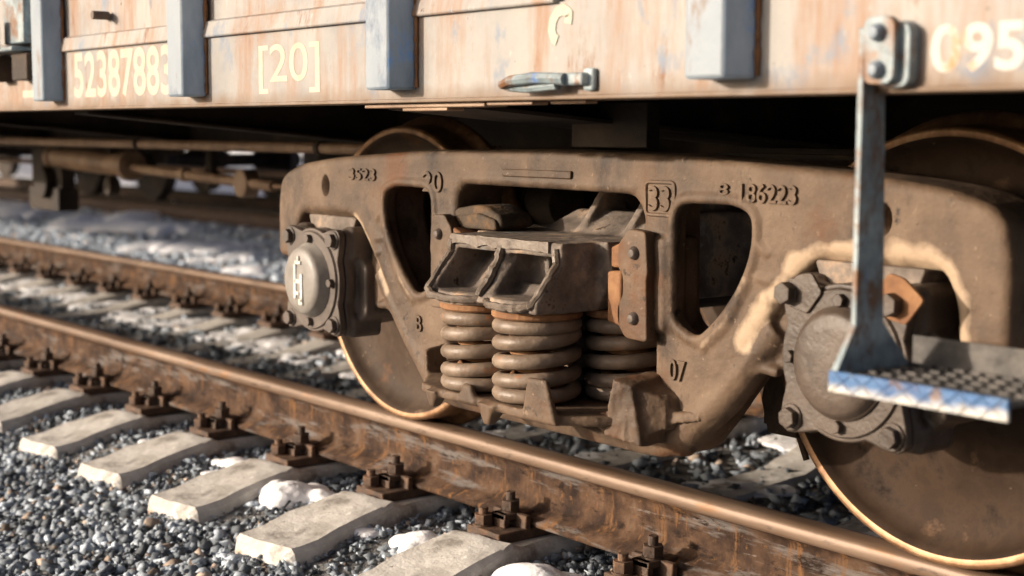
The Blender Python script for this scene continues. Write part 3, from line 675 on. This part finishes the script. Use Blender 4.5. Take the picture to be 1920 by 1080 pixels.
# bolster (end seen from outside, runs through to the far side)
def bolster():
    b = MB()
    b.prism([(-.187, -1.2), (-.06, -1.206), (.08, -1.200), (.183, -1.205), (.19, -.55), (-.19, -.55)], 'z', .566, .598)
    lob = []
    for cx, a0, a1 in ((-.098, 190, 330), (.098, 210, 350)):
        for k in range(13):
            t = R(a0 + (a1 - a0) * k / 12); lob.append((cx + .105 * math.cos(t), -1.182 + .105 * math.sin(t)))
    b.prism(lob + [(.205, -.80), (-.205, -.80)], 'z', .446, .474)
    prof = [(-1.203, .597), (-1.203, .555), (-1.272, .472), (-1.272, .448), (-1.05, .448), (-1.0, .50), (-.9, .50), (-.9, .597)]
    b.prism(prof, 'x', -.206, -.178); b.prism(prof, 'x', .176, .206)
    web = [(-1.200, .590), (-1.200, .56), (-1.232, .50), (-1.268, .462), (-1.268, .455), (-1.0, .455), (-1.0, .590)]
    b.prism(web, 'x', -.016, .014); b.prism([(-1.255, .470), (-1.245, .478), (-1.18, .56), (-1.05, .56), (-1.05, .470)], 'x', -.028, .024)
    b.hexa([(-.04, -1.25, .462), (.035, -1.25, .462), (.03, -1.1, .462), (-.035, -1.1, .462)], [(-.012, -1.22, .50), (.01, -1.22, .50), (.01, -1.1, .50), (-.012, -1.1, .50)])
    # sloping back wall of the left pocket, the right one opens inside
    b.hexa([(-.19, -1.20, .455), (0, -1.20, .455), (0, -1.17, .455), (-.19, -1.17, .455)], [(-.19, -1.08, .585), (0, -1.08, .585), (0, -1.05, .585), (-.19, -1.05, .585)])
    b.hexa([(0, -1.20, .455), (.19, -1.20, .455), (.19, -1.17, .455), (0, -1.17, .455)], [(0, -1.165, .497), (.19, -1.165, .497), (.19, -1.14, .497), (0, -1.14, .497)])
    b.box(.0, .075, -1.13, -1.09, .49, .59); b.box(.155, .19, -1.14, -1.09, .49, .59)
    # pockets for the friction wedges
    for s in (-1, 1):
        b.prism([(s * .19, .598), (s * .235, .598), (s * .252, .53), (s * .215, .468), (s * .19, .448)], 'y', -1.10, -.90)
        b.box(s * .19, s * .21, -1.14, -1.06, .52, .575)
    # body rising towards the middle of the wagon
    for a in (-1, 1):
        pass
    b.hexa([(-.2, -1.0, .45), (.2, -1.0, .45), (.2, 1.0, .45), (-.2, 1.0, .45)], [(-.19, -.9, .597), (.19, -.9, .597), (.19, .9, .597), (-.19, .9, .597)])
    b.hexa([(-.19, -.985, .58), (.19, -.985, .58), (.19, .985, .58), (-.19, .985, .58)], [(-.13, -.87, .648), (.185, -.87, .648), (.185, .87, .648), (-.13, .87, .648)])
    for x in (-.035, .125):
        b.prism([(-.95, .60), (-.60, .60), (-.60, .74), (-.84, .74)], 'x', x - .012, x + .012)
    b.box(-.17, .17, -.6, .6, .64, .70)
    return cast(b, .0052, 3, .002, 30)
link("bolster", bolster(), M['cast_dark'], BOGIE)
M_edge = mat("worn_casting_edge", [(.3, (.06, .044, .033)), (.5, (.125, .096, .074)), (.7, (.20, .165, .135))], scale=22, rough=.5, bump=.5, bscale=120, bdist=.002, spots=[((.40, .37, .33), 24, .66, .04, (1, 1, 1))])
def ragged(path, r, amp=.0025, k=7):
    P = []
    for i in range(len(path) - 1):
        for q in range(k):
            t = q / k; P.append([path[i][a] * (1 - t) + path[i + 1][a] * t + random.gauss(0, amp) for a in range(3)])
    P.append(list(path[-1])); n = len(P)
    return MB().tube(P, [r * random.uniform(.86, 1.14) for _ in P], 8)
BOL = [o for o in bpy.data.objects if o.name == "bolster"][0]
b = MB(); xx = -.186; q0 = None
while xx < .184:
    q1 = (xx, -1.2105 + random.gauss(0, .0015), .5985 + random.gauss(0, .0008), .5765 + random.gauss(0, .003))
    if q0: b.hexa([(q0[0], q0[1], q0[3]), (q1[0], q1[1], q1[3]), (q1[0], -1.19, q1[3]), (q0[0], -1.19, q0[3])], [(q0[0], q0[1], q0[2]), (q1[0], q1[1], q1[2]), (q1[0], -1.19, q1[2]), (q0[0], -1.19, q0[2])])
    q0 = q1; xx += random.uniform(.012, .045)
link("worn_edge", b.mesh(), M_edge, BOL)
link("worn_edge", ragged([(-.190, -1.204, .585), (-.194, -1.206, .555), (-.196, -1.238, .515), (-.194, -1.272, .472), (-.160, -1.284, .462), (-.10, -1.290, .460), (-.04, -1.276, .460), (-.005, -1.25, .462), (.05, -1.280, .458), (.10, -1.290, .458), (.15, -1.284, .458), (.192, -1.272, .468), (.196, -1.238, .512), (.194, -1.206, .553), (.188, -1.204, .585)], .0090, .0007).mesh(), M_edge, BOL, smooth=True)
link("worn_edge", ragged([(-.002, -1.203, .582), (-.003, -1.214, .545), (-.006, -1.238, .505), (-.010, -1.262, .470)], .0105, .0007).mesh(), M_edge, BOL, smooth=True)
link("side_bearer", MB().box(-.12, .12, -.74, -.60, .715, .775).mesh(), M['under'], BOGIE, bevel=.006)
for q in (1, -1):
    b = MB().hexa([(.268, -1.128, .432), (.312, -1.128, .425), (.312, -.93, .425), (.268, -.93, .432)], [(.268, -1.128, .540), (.312, -1.128, .544), (.312, -.93, .544), (.268, -.93, .540)])
    b.hexa([(.272, -1.122, .549), (.312, -1.122, .549), (.312, -.93, .549), (.272, -.93, .549)], [(.272, -1.122, .592), (.305, -1.122, .604), (.305, -.93, .604), (.272, -.93, .592)])
    b.hexa([(.205, -1.06, .40), (.29, -1.06, .40), (.29, -.93, .40), (.205, -.93, .40)], [(.25, -1.06, .59), (.29, -1.06, .59), (.29, -.93, .59), (.25, -.93, .59)])
    for a in b.v: a[:, 0] *= q
    link("friction_wedge", b.mesh(), M['rust'], BOGIE, bevel=.005)
P = rounded([(-.418, .545), (-.425, .60, .03), (-.385, .640, .05), (-.24, .662, .05), (-.165, .636, .03), (-.155, .606), (-.30, .600), (-.36, .585, .03), (-.39, .545)], .02)
b = MB().add(*plate([P], -1.085, -.985, .01)).add(*plate([rounded([(-.35, .60), (-.345, .625), (-.24, .640), (-.17, .625), (-.165, .60)], .015)], -1.095, -1.0, .006))
link("wedge_cap", b.mesh(), M['wedgecap'], BOGIE, smooth=True)["label"] = "dark rusty curved wedge top behind the bolster's left corner"

# brake gear inside the bogie, seen through the opening above the bolster
b = MB().cyl((-.86, -.66, .640), (-.585, -.66, .648), .075, n=24).box(-.62, -.30, -.55, -.45, .55, .74)
link("brake_drum", b.mesh(), M['under'], BOGIE, bevel=.006)
b = MB().cyl((-.60, -.70, .640), (-.55, -.70, .640), .022, n=16).cyl((-.55, -.68, .640), (-.53, -.68, .640), .05, n=24).cyl((-.53, -.66, .640), (-.42, -.66, .640), .062, n=24)
b.cyl((-.66, -.70, .71), (-.57, -.70, .645), .009, n=8).cyl((-.585, -.71, .65), (-.50, -.70, .685), .007, n=8)
link("brake_lever", b.mesh(), M['under'], BOGIE, bevel=.003)

# axle boxes
def flange_outline(R0=.143, rl=.036, d=.115, n=96, grow=0):
    out = []
    for k in range(n):
        t = 2 * math.pi * k / n; best = R0 + grow
        for sx in (-1, 1):
            for sz in (-1, 1):
                cx, cz = sx * d, sz * d; pr_ = cx * math.cos(t) + cz * math.sin(t); q = cx * cx + cz * cz - pr_ * pr_; rr = rl + grow
                if q < rr * rr and pr_ > 0: best = max(best, pr_ + math.sqrt(rr * rr - q))
                elif pr_ > 0:
                    w = max(0, 1 - (math.sqrt(q) - rr) / .03); best = max(best, (R0 + grow) * (1 - .0 * w))
        out.append(best)
    o2 = [sum(out[(k + j) % n] for j in (-2, -1, 0, 1, 2)) / 5 for k in range(n)]
    return [(r * math.cos(2 * math.pi * k / n), r * math.sin(2 * math.pi * k / n)) for k, r in enumerate(o2)]
def axle_box(s, marks):
    cx = s * XW; yb = -1.128; BX = M['box' if marks else 'box_shaded']
    b = MB()
    fo = flange_outline()
    shift = lambda P, g=1: [(cx + x * g, ZA + z * g) for x, z in P]
    b.add(*plate([shift(fo)], yb, -1.098, .004))
    b.lathe([(.001, 0), (.135, 0), (.135, .19), (.001, .19)], (cx, -1.10, ZA), 48)
    b.add(*plate([rounded([(cx - .135, ZA - .10), (cx + .135, ZA - .10), (cx + .135, ZA + .13), (cx - .135, ZA + .13)], .03)], -1.10, -.93, .01))
    for q in (-1, 1):                                                                            # guide wings
        b.add(*plate([rounded([(cx + q * .12, ZA + .075), (cx + q * .150, ZA + .065), (cx + q * .178, ZA + .045), (cx + q * .178, ZA - .085), (cx + q * .150, ZA - .105), (cx + q * .12, ZA - .105)][::q], .012)], -1.088, -.96, .006))
        b.add(*plate([rounded([(cx + q * .09, ZA - .09), (cx + q * .15, ZA - .09), (cx + q * .15, ZA - .15), (cx + q * .09, ZA - .15)][::-q], .02)], -1.11, -1.02, .006))
        b.add(*plate([rounded([(cx + q * .09, ZA + .15), (cx + q * .15, ZA + .15), (cx + q * .15, ZA + .06), (cx + q * .09, ZA + .06)][::q], .02)], -1.11, -1.02, .006))
    o = link("axle_box", cast(b, .0045, 2, .001, 40), BX, BOGIE)
    o["label"] = "axle box with round grey cover, left end" if s < 0 else "axle box behind the step, one corner plate rusty orange"
    c = MB(); fo2 = flange_outline()
    c.add(*plate([shift(fo2)], -1.150, -1.131, .004))
    c.lathe([(.136, .0), (.132, -.006), (.001, -.006)], (cx, -1.150, ZA), 72)
    cv = link("cover", c.mesh(), BX, o, smooth=False)
    for p in cv.data.polygons: p.use_smooth = False
    d = MB().lathe([(.104, -.004), (.103, -.011), (.097, -.016), (.094, -.023), (.086, -.028), (.06, -.030), (.001, -.031)] if not marks else [(.104, -.004), (.102, -.010), (.096, -.016), (.092, -.030), (.085, -.037), (.070, -.041), (.001, -.043)], (cx, -1.150, ZA), 72)
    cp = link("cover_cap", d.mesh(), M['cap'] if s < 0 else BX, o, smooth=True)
    for sx in (-1, 1):
        for sz in (-1, 1):
            bb = MB().hexbolt(cx + sx * .115, -1.150, ZA + sz * .115, .020, .018, random.random()).cyl((cx + sx * .115, -1.15, ZA + sz * .115), (cx + sx * .115, -1.154, ZA + sz * .115), .026, n=18)
            link("corner_bolt", bb.mesh(), BX, o, bevel=.002)
    for a in (0, 90, 180, 270):
        bx, bz = cx + .1145 * math.cos(R(a)), ZA + .1145 * math.sin(R(a))
        link("cover_bolt", MB().hexbolt(bx, -1.155, bz, .0125, .014, random.random()).mesh(), BX, o, bevel=.0015)
    if marks:
        bb = MB()
        for (x0, x1, z0, z1) in ((-.024, -.012, -.05, .045), (.010, .022, -.058, .02), (-.018, .014, .045, .055), (-.02, .016, -.008, .004), (-.004, .004, .05, .068), (.002, .022, -.066, -.05), (-.016, .004, -.04, -.03)):
            bb.box(cx + x0, cx + x1, -1.191, -1.1955, ZA + z0, ZA + z1)
        link("cover_mark", bb.mesh(), M['capmark'], o, bevel=.0015)
    else:
        # locking plates at the two upper corners
        for sx, mt in ((-1, BX), (1, M['rust'])):
            px = cx + sx * .118; pz = ZA + .118
            poly = [(.792, .548), (.826, .578), (.858, .584), (.884, .550), (.850, .508), (.812, .516)] if sx < 0 else [(1.004, .566), (1.030, .597), (1.062, .590), (1.104, .556), (1.068, .510), (1.026, .518)]
            poly = rounded(poly, .008)
            lp = link("locking_plate", MB().add(*plate([poly], -1.162, -1.1545, .002)).mesh(), mt, o)
            link("plate_bolt", MB().hexbolt(px, -1.162, pz, .021, .022, .5).mesh(), BX, lp, bevel=.002)
    ad = MB().add(*plate([rounded([(cx - .125, .60), (cx + .125, .60), (cx + .10, .54), (cx - .10, .54)], .01)], -1.085, -.96, .004))
    link("adapter", ad.mesh(), M['cast_dark'], o)
axle_box(-1, True); axle_box(1, False)

# wheels
WP_RIM = [(.4035, -.8525), (.412, -.8548), (.4165, -.8545), (.4205, -.851), (.4225, -.846), (.4235, -.83), (.4255, -.775), (.430, -.766), (.440, -.757), (.451, -.748), (.4535, -.740), (.450, -.730), (.44, -.726)]
WP_DISC = [(.045, -.905), (.085, -.905), (.098, -.893), (.105, -.872), (.125, -.852), (.17, -.840), (.23, -.822), (.29, -.808), (.335, -.806), (.362, -.811), (.381, -.822), (.392, -.838), (.398, -.849), (.4035, -.8525)]
WP_BACK = [(.44, -.726), (.385, -.724), (.372, -.735), (.35, -.775), (.30, -.785), (.2, -.80), (.12, -.80), (.10, -.78), (.098, -.70), (.045, -.70)]
for s in (-1, 1):
    for sy, side in ((1, "near"), (-1, "far")):
        c = (s * XW, 0, ZA)
        o = link("wheel", MB().lathe(WP_DISC, c, 128, sy).lathe(WP_BACK, c, 128, sy).mesh(), M['wheel_shaded' if s > 0 else 'wheel'], BOGIE, smooth=True)
        rm = link("wheel_rim", MB().lathe(WP_RIM, c, 160, sy).mesh(), M['tread'], o, smooth=True)
        if sy > 0: o["label"] = "left wheel standing on the nearest rail" if s < 0 else "right wheel behind the wagon step"
    link("axle", MB().cyl((s * XW, -1.0, ZA), (s * XW, 1.0, ZA), .085, n=28).mesh(), M['under'], BOGIE, bevel=.004)
# brake shoes
for s in (1, -1):
    pts = []
    b = MB(); poly = []
    for k in range(9):
        a = R(165 + 42 * k / 8); poly.append((s * (XW + .430 * math.cos(a)), ZA + .430 * math.sin(a)))
    for k in range(8, -1, -1):
        a = R(165 + 42 * k / 8); poly.append((s * (XW + .485 * math.cos(a)), ZA + .485 * math.sin(a)))
    b.prism(poly, 'y', -.835, -.765); b.box(s * .44, s * .50, -.82, -.78, .20, .42)
    b.hexa([(s * .462, -.83, .185), (s * .545, -.83, .185), (s * .545, -.77, .185), (s * .462, -.77, .185)], [(s * .41, -.83, .36), (s * .48, -.83, .36), (s * .48, -.77, .36), (s * .41, -.77, .36)])
    sh = link("brake_shoe", b.mesh(), M['wheel'], BOGIE, bevel=.003)
    link("pin", MB().cyl((s * .522, -.80, .20), (s * .548, -.80, .135), .010, .007, n=10).mesh(), M['wheel'], sh)
link("brake_beam", MB().cyl((.42, -.80, .36), (.42, .80, .36), .035, n=16).cyl((-.42, -.80, .36), (-.42, .80, .36), .035, n=16).mesh(), M['under'], BOGIE)

# ------------------------------------------------------------------ wagon
WG = thing("freight_wagon", "grey-white rust-streaked freight wagon body with vertical posts and painted numbers", "wagon", (0, 0, .893))
OFF = (0, 0, .893)
XL, XR, YS = -22.0, 2.30, -1.50
def wpart(name, mb, mt, parent=None, bevel=0, smooth=False, label=None):
    o = link(name, mb.mesh(), mt, WG if parent is None else parent, bevel=bevel, smooth=smooth)
    if parent is None: o.location = (0, 0, -.893)
    if label: o["label"] = label
    return o
b = MB().box(XL, XR, YS, YS + .012, .8935, 1.068)
wpart("lower_sill", b, M['paint'])
b = MB().prism([(YS - .004, .8935), (YS + .0, .8935), (YS + .09, .8935), (YS + .09, .902), (YS - .004, .902)], 'x', XL, XR)
wpart("sill_flange", b, M['paint'], bevel=.002)
# lapped strip and upper sheet
b = MB().prism([(YS + .010, 1.066), (YS - .010, 1.066), (YS - .012, 1.070), (YS - .004, 1.106), (YS + .010, 1.112)], 'x', XL, .545)
wpart("lap_strip", b, M['paint'], bevel=.0015)
wpart("side_sheet", MB().box(XL, XR, YS + .008, YS + .016, 1.068, 2.2), M['paint'])
wpart("far_side_sheet", MB().box(XL, XR, -YS - .02, -YS, .8935, 2.2), M['paint'])
wpart("end_wall", MB().box(XR - .02, XR, YS, -YS, .95, 2.2).box(XL, XL + .02, YS, -YS, .95, 2.2), M['paint'])
b = MB().box(XL, XR, YS + .016, -YS - .02, .985, 1.0)
wpart("floor", b, M['under'])
b = MB().box(XL, XR, YS + .012, YS + .10, .905, .985).box(XL, XR, -YS - .10, -YS - .02, .895, .985)
wpart("side_sill", b, M['under'])
wpart("centre_sill", MB().box(XL, XR, -.22, -.20, .775, .985).box(XL, XR, .20, .22, .775, .985).box(XL, XR, -.27, -.15, .765, .777).box(XL, XR, .15, .27, .765, .777), M['under'])
# posts
def post(xr, wtop=.10, w=.104, d=.063):
    xl = xr - w
    z0, z1 = .920, 2.15
    return MB().hexa([(xl + .006, YS - d, z0), (xr - .012, YS - d, z0), (xr, YS, z0), (xl, YS, z0)], [(xl + .006, YS - d, z1), (xr - .012, YS - d, z1), (xr, YS, z1), (xl, YS, z1)])
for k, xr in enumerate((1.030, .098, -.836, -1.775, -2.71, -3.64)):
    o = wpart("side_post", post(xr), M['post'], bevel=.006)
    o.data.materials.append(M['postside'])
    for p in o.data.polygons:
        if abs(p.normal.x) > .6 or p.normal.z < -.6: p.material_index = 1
    wpart("weld_seam", MB().tube([(xr + .003, YS - .003, z) for z in np.arange(.925, 1.6, .012)], [random.uniform(.003, .0065) for _ in np.arange(.925, 1.6, .012)], 6), M['rust'], o)
# lettering
def lettering(s, x0, x1, z0, z1, mt, bold=.02):
    v, f = text_mesh(s, x0, x1, z0, z1, YS - .0003, .0003, bold=bold); wpart("painted_number", MB().add(v, f), mt)
lettering("52387883", -1.70, -1.035, .927, 1.060, M['number'])
lettering("[20]", -.566, -.285, .922, 1.036, M['number'], .006)
lettering("095", 1.352, 1.50, .919, .986, M['numberw'], .03)
pts = [(.575, 1.028), (.578, 1.046), (.562, 1.054), (.545, 1.050), (.533, 1.036), (.530, 1.018), (.536, 1.004), (.548, .998)]
P = []
for i in range(len(pts) - 1):
    for k in range(4): t = k / 4; P.append((pts[i][0] * (1 - t) + pts[i + 1][0] * t, pts[i][1] * (1 - t) + pts[i + 1][1] * t))
b = MB(); Wd = .010
L = []; Rr = []
for i, (x, z) in enumerate(P):
    a = P[max(0, i - 1)]; c = P[min(len(P) - 1, i + 1)]; d = Vector((c[0] - a[0], c[1] - a[1])).normalized(); L.append((x - d.y * Wd, z + d.x * Wd)); Rr.append((x + d.y * Wd, z - d.x * Wd))
for i in range(len(P) - 1):
    b.prism([L[i], L[i + 1], Rr[i + 1], Rr[i]], 'y', YS - .0018, YS - .0002)
wpart("painted_mark", b, M['number'])
wpart("blue_mark", MB().prism([(1.512, 1.006), (1.545, 1.012), (1.56, .99), (1.53, .982)], 'y', YS - .0018, YS), M['steplip'])
# tie-down hook
b = MB().box(.628, .656, YS - .012, YS, .908, .948).box(.56, .645, YS - .028, YS, .918, .940)
hk = wpart("lashing_hook", b, M['step'], bevel=.005)
loop = [(.60, YS - .03, .929), (.53, YS - .045, .932), (.47, YS - .05, .928), (.44, YS - .045, .922), (.45, YS - .035, .918), (.50, YS - .03, .916), (.58, YS - .028, .920)]
wpart("hook_loop", MB().tube(loop, [.011, .011, .010, .009, .009, .010, .010], 8), M['step'], hk, smooth=True)
# torn plates hanging under the sill
b = MB().box(-.12, .31, YS + .012, YS + .07, .884, .8932).box(.02, .18, YS + .016, YS + .06, .877, .8838).box(.32, .46, YS + .01, YS + .05, .886, .8932).box(.50, .60, YS + .02, YS + .05, .887, .8932)
wpart("sill_shim", b, M['pipe'], bevel=.002)
# rod end and fittings on the left bays
b = MB().cyl((-1.435, YS - .05, 1.155), (-1.435, YS, 1.155), .012, n=12).box(-1.47, -1.44, YS - .02, YS, 1.146, 1.164)
wpart("latch_pin", b, M['cast_dark'], bevel=.002)
b = MB().box(-2.30, -2.075, YS - .10, YS - .085, 1.09, 1.175); lt = wpart("latch_plate", b, M['post'], bevel=.003)
wpart("bolt", MB().hexbolt(-2.13, YS - .10, 1.13, .016, .014), M['step'], lt, bevel=.001)
wpart("latch_bracket", MB().box(-2.11, -1.94, YS - .06, YS, 1.10, 1.26).box(-2.30, -1.98, YS - .085, YS, 1.076, 1.09), M['step'], bevel=.004)
for a_, b_ in ((-2.28, -2.20), (-2.08, -1.95)): wpart("latch_pocket", MB().box(a_, b_, YS - .05, YS, .987, 1.07), M['under'], bevel=.004)
wpart("painted_mark", MB().box(-2.12, -2.03, YS - .0018, YS, .935, .957), M['number'])
# cross bearers, body bolster, piping, brakes
def bearer(x, w, zc):
    b = MB()
    for s in (-1, 1):
        b.prism([(s * 1.40, .985), (s * 1.40, .890), (s * .45, zc + .01), (s * .22, zc), (s * .22, .985)], 'x', x - .006, x + .006)
        b.hexa([(x - w, s * 1.40, .882), (x + w, s * 1.40, .882), (x + w, s * .24, zc - .008), (x - w, s * .24, zc - .008)][::s], [(x - w, s * 1.40, .890), (x + w, s * 1.40, .890), (x + w, s * .24, zc), (x - w, s * .24, zc)][::s])
    return b
for x in (-1.9, -3.6, -5.3, -7.0): wpart("cross_bearer", bearer(x, .05, .785), M['under'])
wpart("body_bolster", bearer(0, .16, .80), M['under'])
wpart("stiffener", MB().box(.02, .27, -1.02, -.98, .80, .90), M['under'], bevel=.003)
pp = wpart("brake_pipe", MB().cyl((-13, -.56, .768), (-.85, -.56, .772), .019, n=20), M['pipe'], smooth=True)
for x in (-3.35, -1.86): wpart("pipe_collar", MB().cyl((x - .012, -.56, .771), (x + .012, -.56, .771), .026, n=16), M['under'], pp)
wpart("brake_rod", MB().cyl((-6.2, .55, .80), (-2.0, .55, .79), .014, n=10), M['pipe'])
bc = wpart("brake_cylinder", MB().cyl((-5.7, .0, .672), (-4.75, .0, .645), .062, n=28).cyl((-4.75, 0, .645), (-4.68, 0, .643), .078, n=28).cyl((-5.75, 0, .673), (-5.7, 0, .672), .072, n=28), M['pipe'], bevel=.006)
wpart("push_rod", MB().cyl((-4.7, .0, .633), (-3.2, .0, .585), .024, n=14).cyl((-4.1, .0, .614), (-4.05, 0, .613), .034, n=14), M['pipe'], bc)
wpart("rod_joint", MB().cyl((-3.46, -.03, .59), (-3.46, .04, .59), .065, n=22).cyl((-3.2, .0, .585), (-2.2, .0, .585), .012, n=10), M['pipe'], bc, bevel=.004)
wpart("brake_lever", MB().box(-6.0, -5.55, -.06, .06, .37, .50).cyl((-5.72, -.10, .53), (-5.72, .02, .53), .09, n=24).box(-6.0, -5.55, -.04, .04, .5, .78), M['under'], bevel=.006)
for x, y, z in ((-4.95, 0, .53), (-4.35, .28, .58)):
    wpart("brake_hanger", MB().cyl((x, y - .03, z), (x, y + .03, z), .048, n=20).box(x - .03, x + .03, y - .02, y + .02, z, .8), M['under'], bevel=.004)
b = MB().box(-7.1, -4.75, .27, .33, .70, .80).box(-6.6, -6.3, .2, .4, .56, .72)
for x in (-6.05, -5.55, -5.1): b.cyl((x, .24, .63), (x, .30, .63), .05, n=20).box(x - .02, x + .02, .28, .32, .63, .72)
wpart("brake_frame", b, M['under'], bevel=.004)
wpart("added_shade_box", MB().box(-4.55, -1.55, 1.02, 1.40, .36, .88).box(-4.4, -1.7, 1.40, 1.43, .42, .80), M['under'], bevel=.01)  # added box, first to shade the bed, now a dark backing behind the bogie
wpart("far_pipe", MB().cyl((-12, 1.30, .56), (-4.55, 1.30, .56), .022, n=14), M['pipe'], smooth=True)

# step with hanger
b = MB().add(*plate([rounded([(1.262, 1.0, .02), (1.318, 1.0, .02), (1.318, .905, .02), (1.262, .905, .02)], .02)], YS - .036, YS - .022, .002))
b.add(*plate([rounded([(1.272, .992, .02), (1.334, .992, .02), (1.334, .900, .02), (1.272, .900, .02)], .02)], YS - .022, YS, .003))
st = wpart("step_bracket", b, M['step'])
for z in (.977, .925): wpart("bolt", MB().lathe([(.0001, -.014), (.007, -.013), (.012, -.007), (.0135, 0)], (1.290, YS - .036, z), 16), M['post'], st, smooth=True)
b = MB().hexa([(1.262, YS - .045, .56), (1.272, YS - .045, .56), (1.272, YS + .018, .56), (1.262, YS + .018, .56)], [(1.255, YS - .036, .985), (1.266, YS - .036, .985), (1.266, YS + .012, .985), (1.255, YS + .012, .985)])
wpart("step_hanger", b, M['step'], bevel=.002)
# flared foot of the hanger
b = MB().hexa([(1.256, YS - .085, .489), (1.269, YS - .085, .489), (1.275, YS + .085, .489), (1.262, YS + .085, .489)], [(1.262, YS - .045, .562), (1.272, YS - .045, .562), (1.272, YS + .018, .562), (1.262, YS + .018, .562)])
wpart("hanger_foot", b, M['step'], bevel=.002)
b = MB().box(1.262, 1.555, YS - .085, YS + .10, .488, .494)
for i in range(10):
    for j in range(5):
        x = 1.275 + i * .027 + (j % 2) * .013; y = YS - .075 + j * .037
        b.box(x, x + .016, y, y + .004, .4935, .4985)
tp = wpart("step_plate", b, M['tread_plate'])
wpart("front_lip", MB().box(1.262, 1.555, YS - .091, YS - .085, .470, .500), M['steplip'], tp, bevel=.0015)
wpart("rear_lip", MB().box(1.262, 1.60, YS + .10, YS + .106, .488, .535), M['tread_plate'], tp, bevel=.0015)
b = MB()
for i in range(8):
    for sgn in (-1, 1):
        x = 1.268 + i * .035
        b.tube([(x + random.gauss(0, .002), YS - .0915, .471 if sgn > 0 else .499), (x + .035 + random.gauss(0, .002), YS - .0915, .499 if sgn > 0 else .471)], random.uniform(.0010, .0019), 5)
wpart("lip_mesh", b, M['steplip'], tp)
# the step's fellow hanger beyond the frame's right edge
wpart("step_hanger", MB().box(1.590, 1.602, YS - .045, YS + .018, .494, .985), M['step'], bevel=.002)

# ------------------------------------------------------------------ goods wagons standing on the second track
def far_wagon(x0, x1, wheels, label):
    t = thing("freight_wagon", label, "wagon", ((x0 + x1) / 2, 5.0, 0), "wagons on the second track")
    of = ((x0 + x1) / 2, 5.0, 0)
    def p(name, mb, mt, bevel=0, smooth=False, par=None): return link(name, mb.mesh(), mt, par or t, bevel=bevel, smooth=smooth, off=of)
    p("body", MB().box(x0, x1, 3.5, 6.5, .96, 1.12), M['pipe'], bevel=.01)
    p("frame", MB().box(x0 + .2, x1 - .2, 4.75, 5.25, .70, .96), M['under'])
    for x in wheels:
        for sy, side in ((1, 0), (-1, 1)):
            b = MB().lathe([(.001, -.85), (.36, -.84), (.40, -.85), (.452, -.85), (.456, -.78), (.482, -.745), (.47, -.725), (.001, -.725)], (x, 5.0, .456), 40, sy)
            p("wheel", b, M['under'], smooth=False)
        p("axle", MB().cyl((x, 3.9, .456), (x, 6.1, .456), .08, n=14).box(x - .16, x + .16, 3.84, 4.06, .30, .62), M['under'])
    return t
far_wagon(-23.7, -12.55, [-22.8, -20.95, -15.4, -13.55], "dark low wagon on the second track, middle one of three glimpsed under the train")
far_wagon(-11.6, 2.0, [-9.4, -7.55, -1.9, -.05], "dark low wagon on the second track, nearest one, partly behind the bogie")
far_wagon(-36.0, -24.6, [-35.1, -33.2, -27.4, -25.5], "dark low wagon on the second track, farthest one at the left edge")
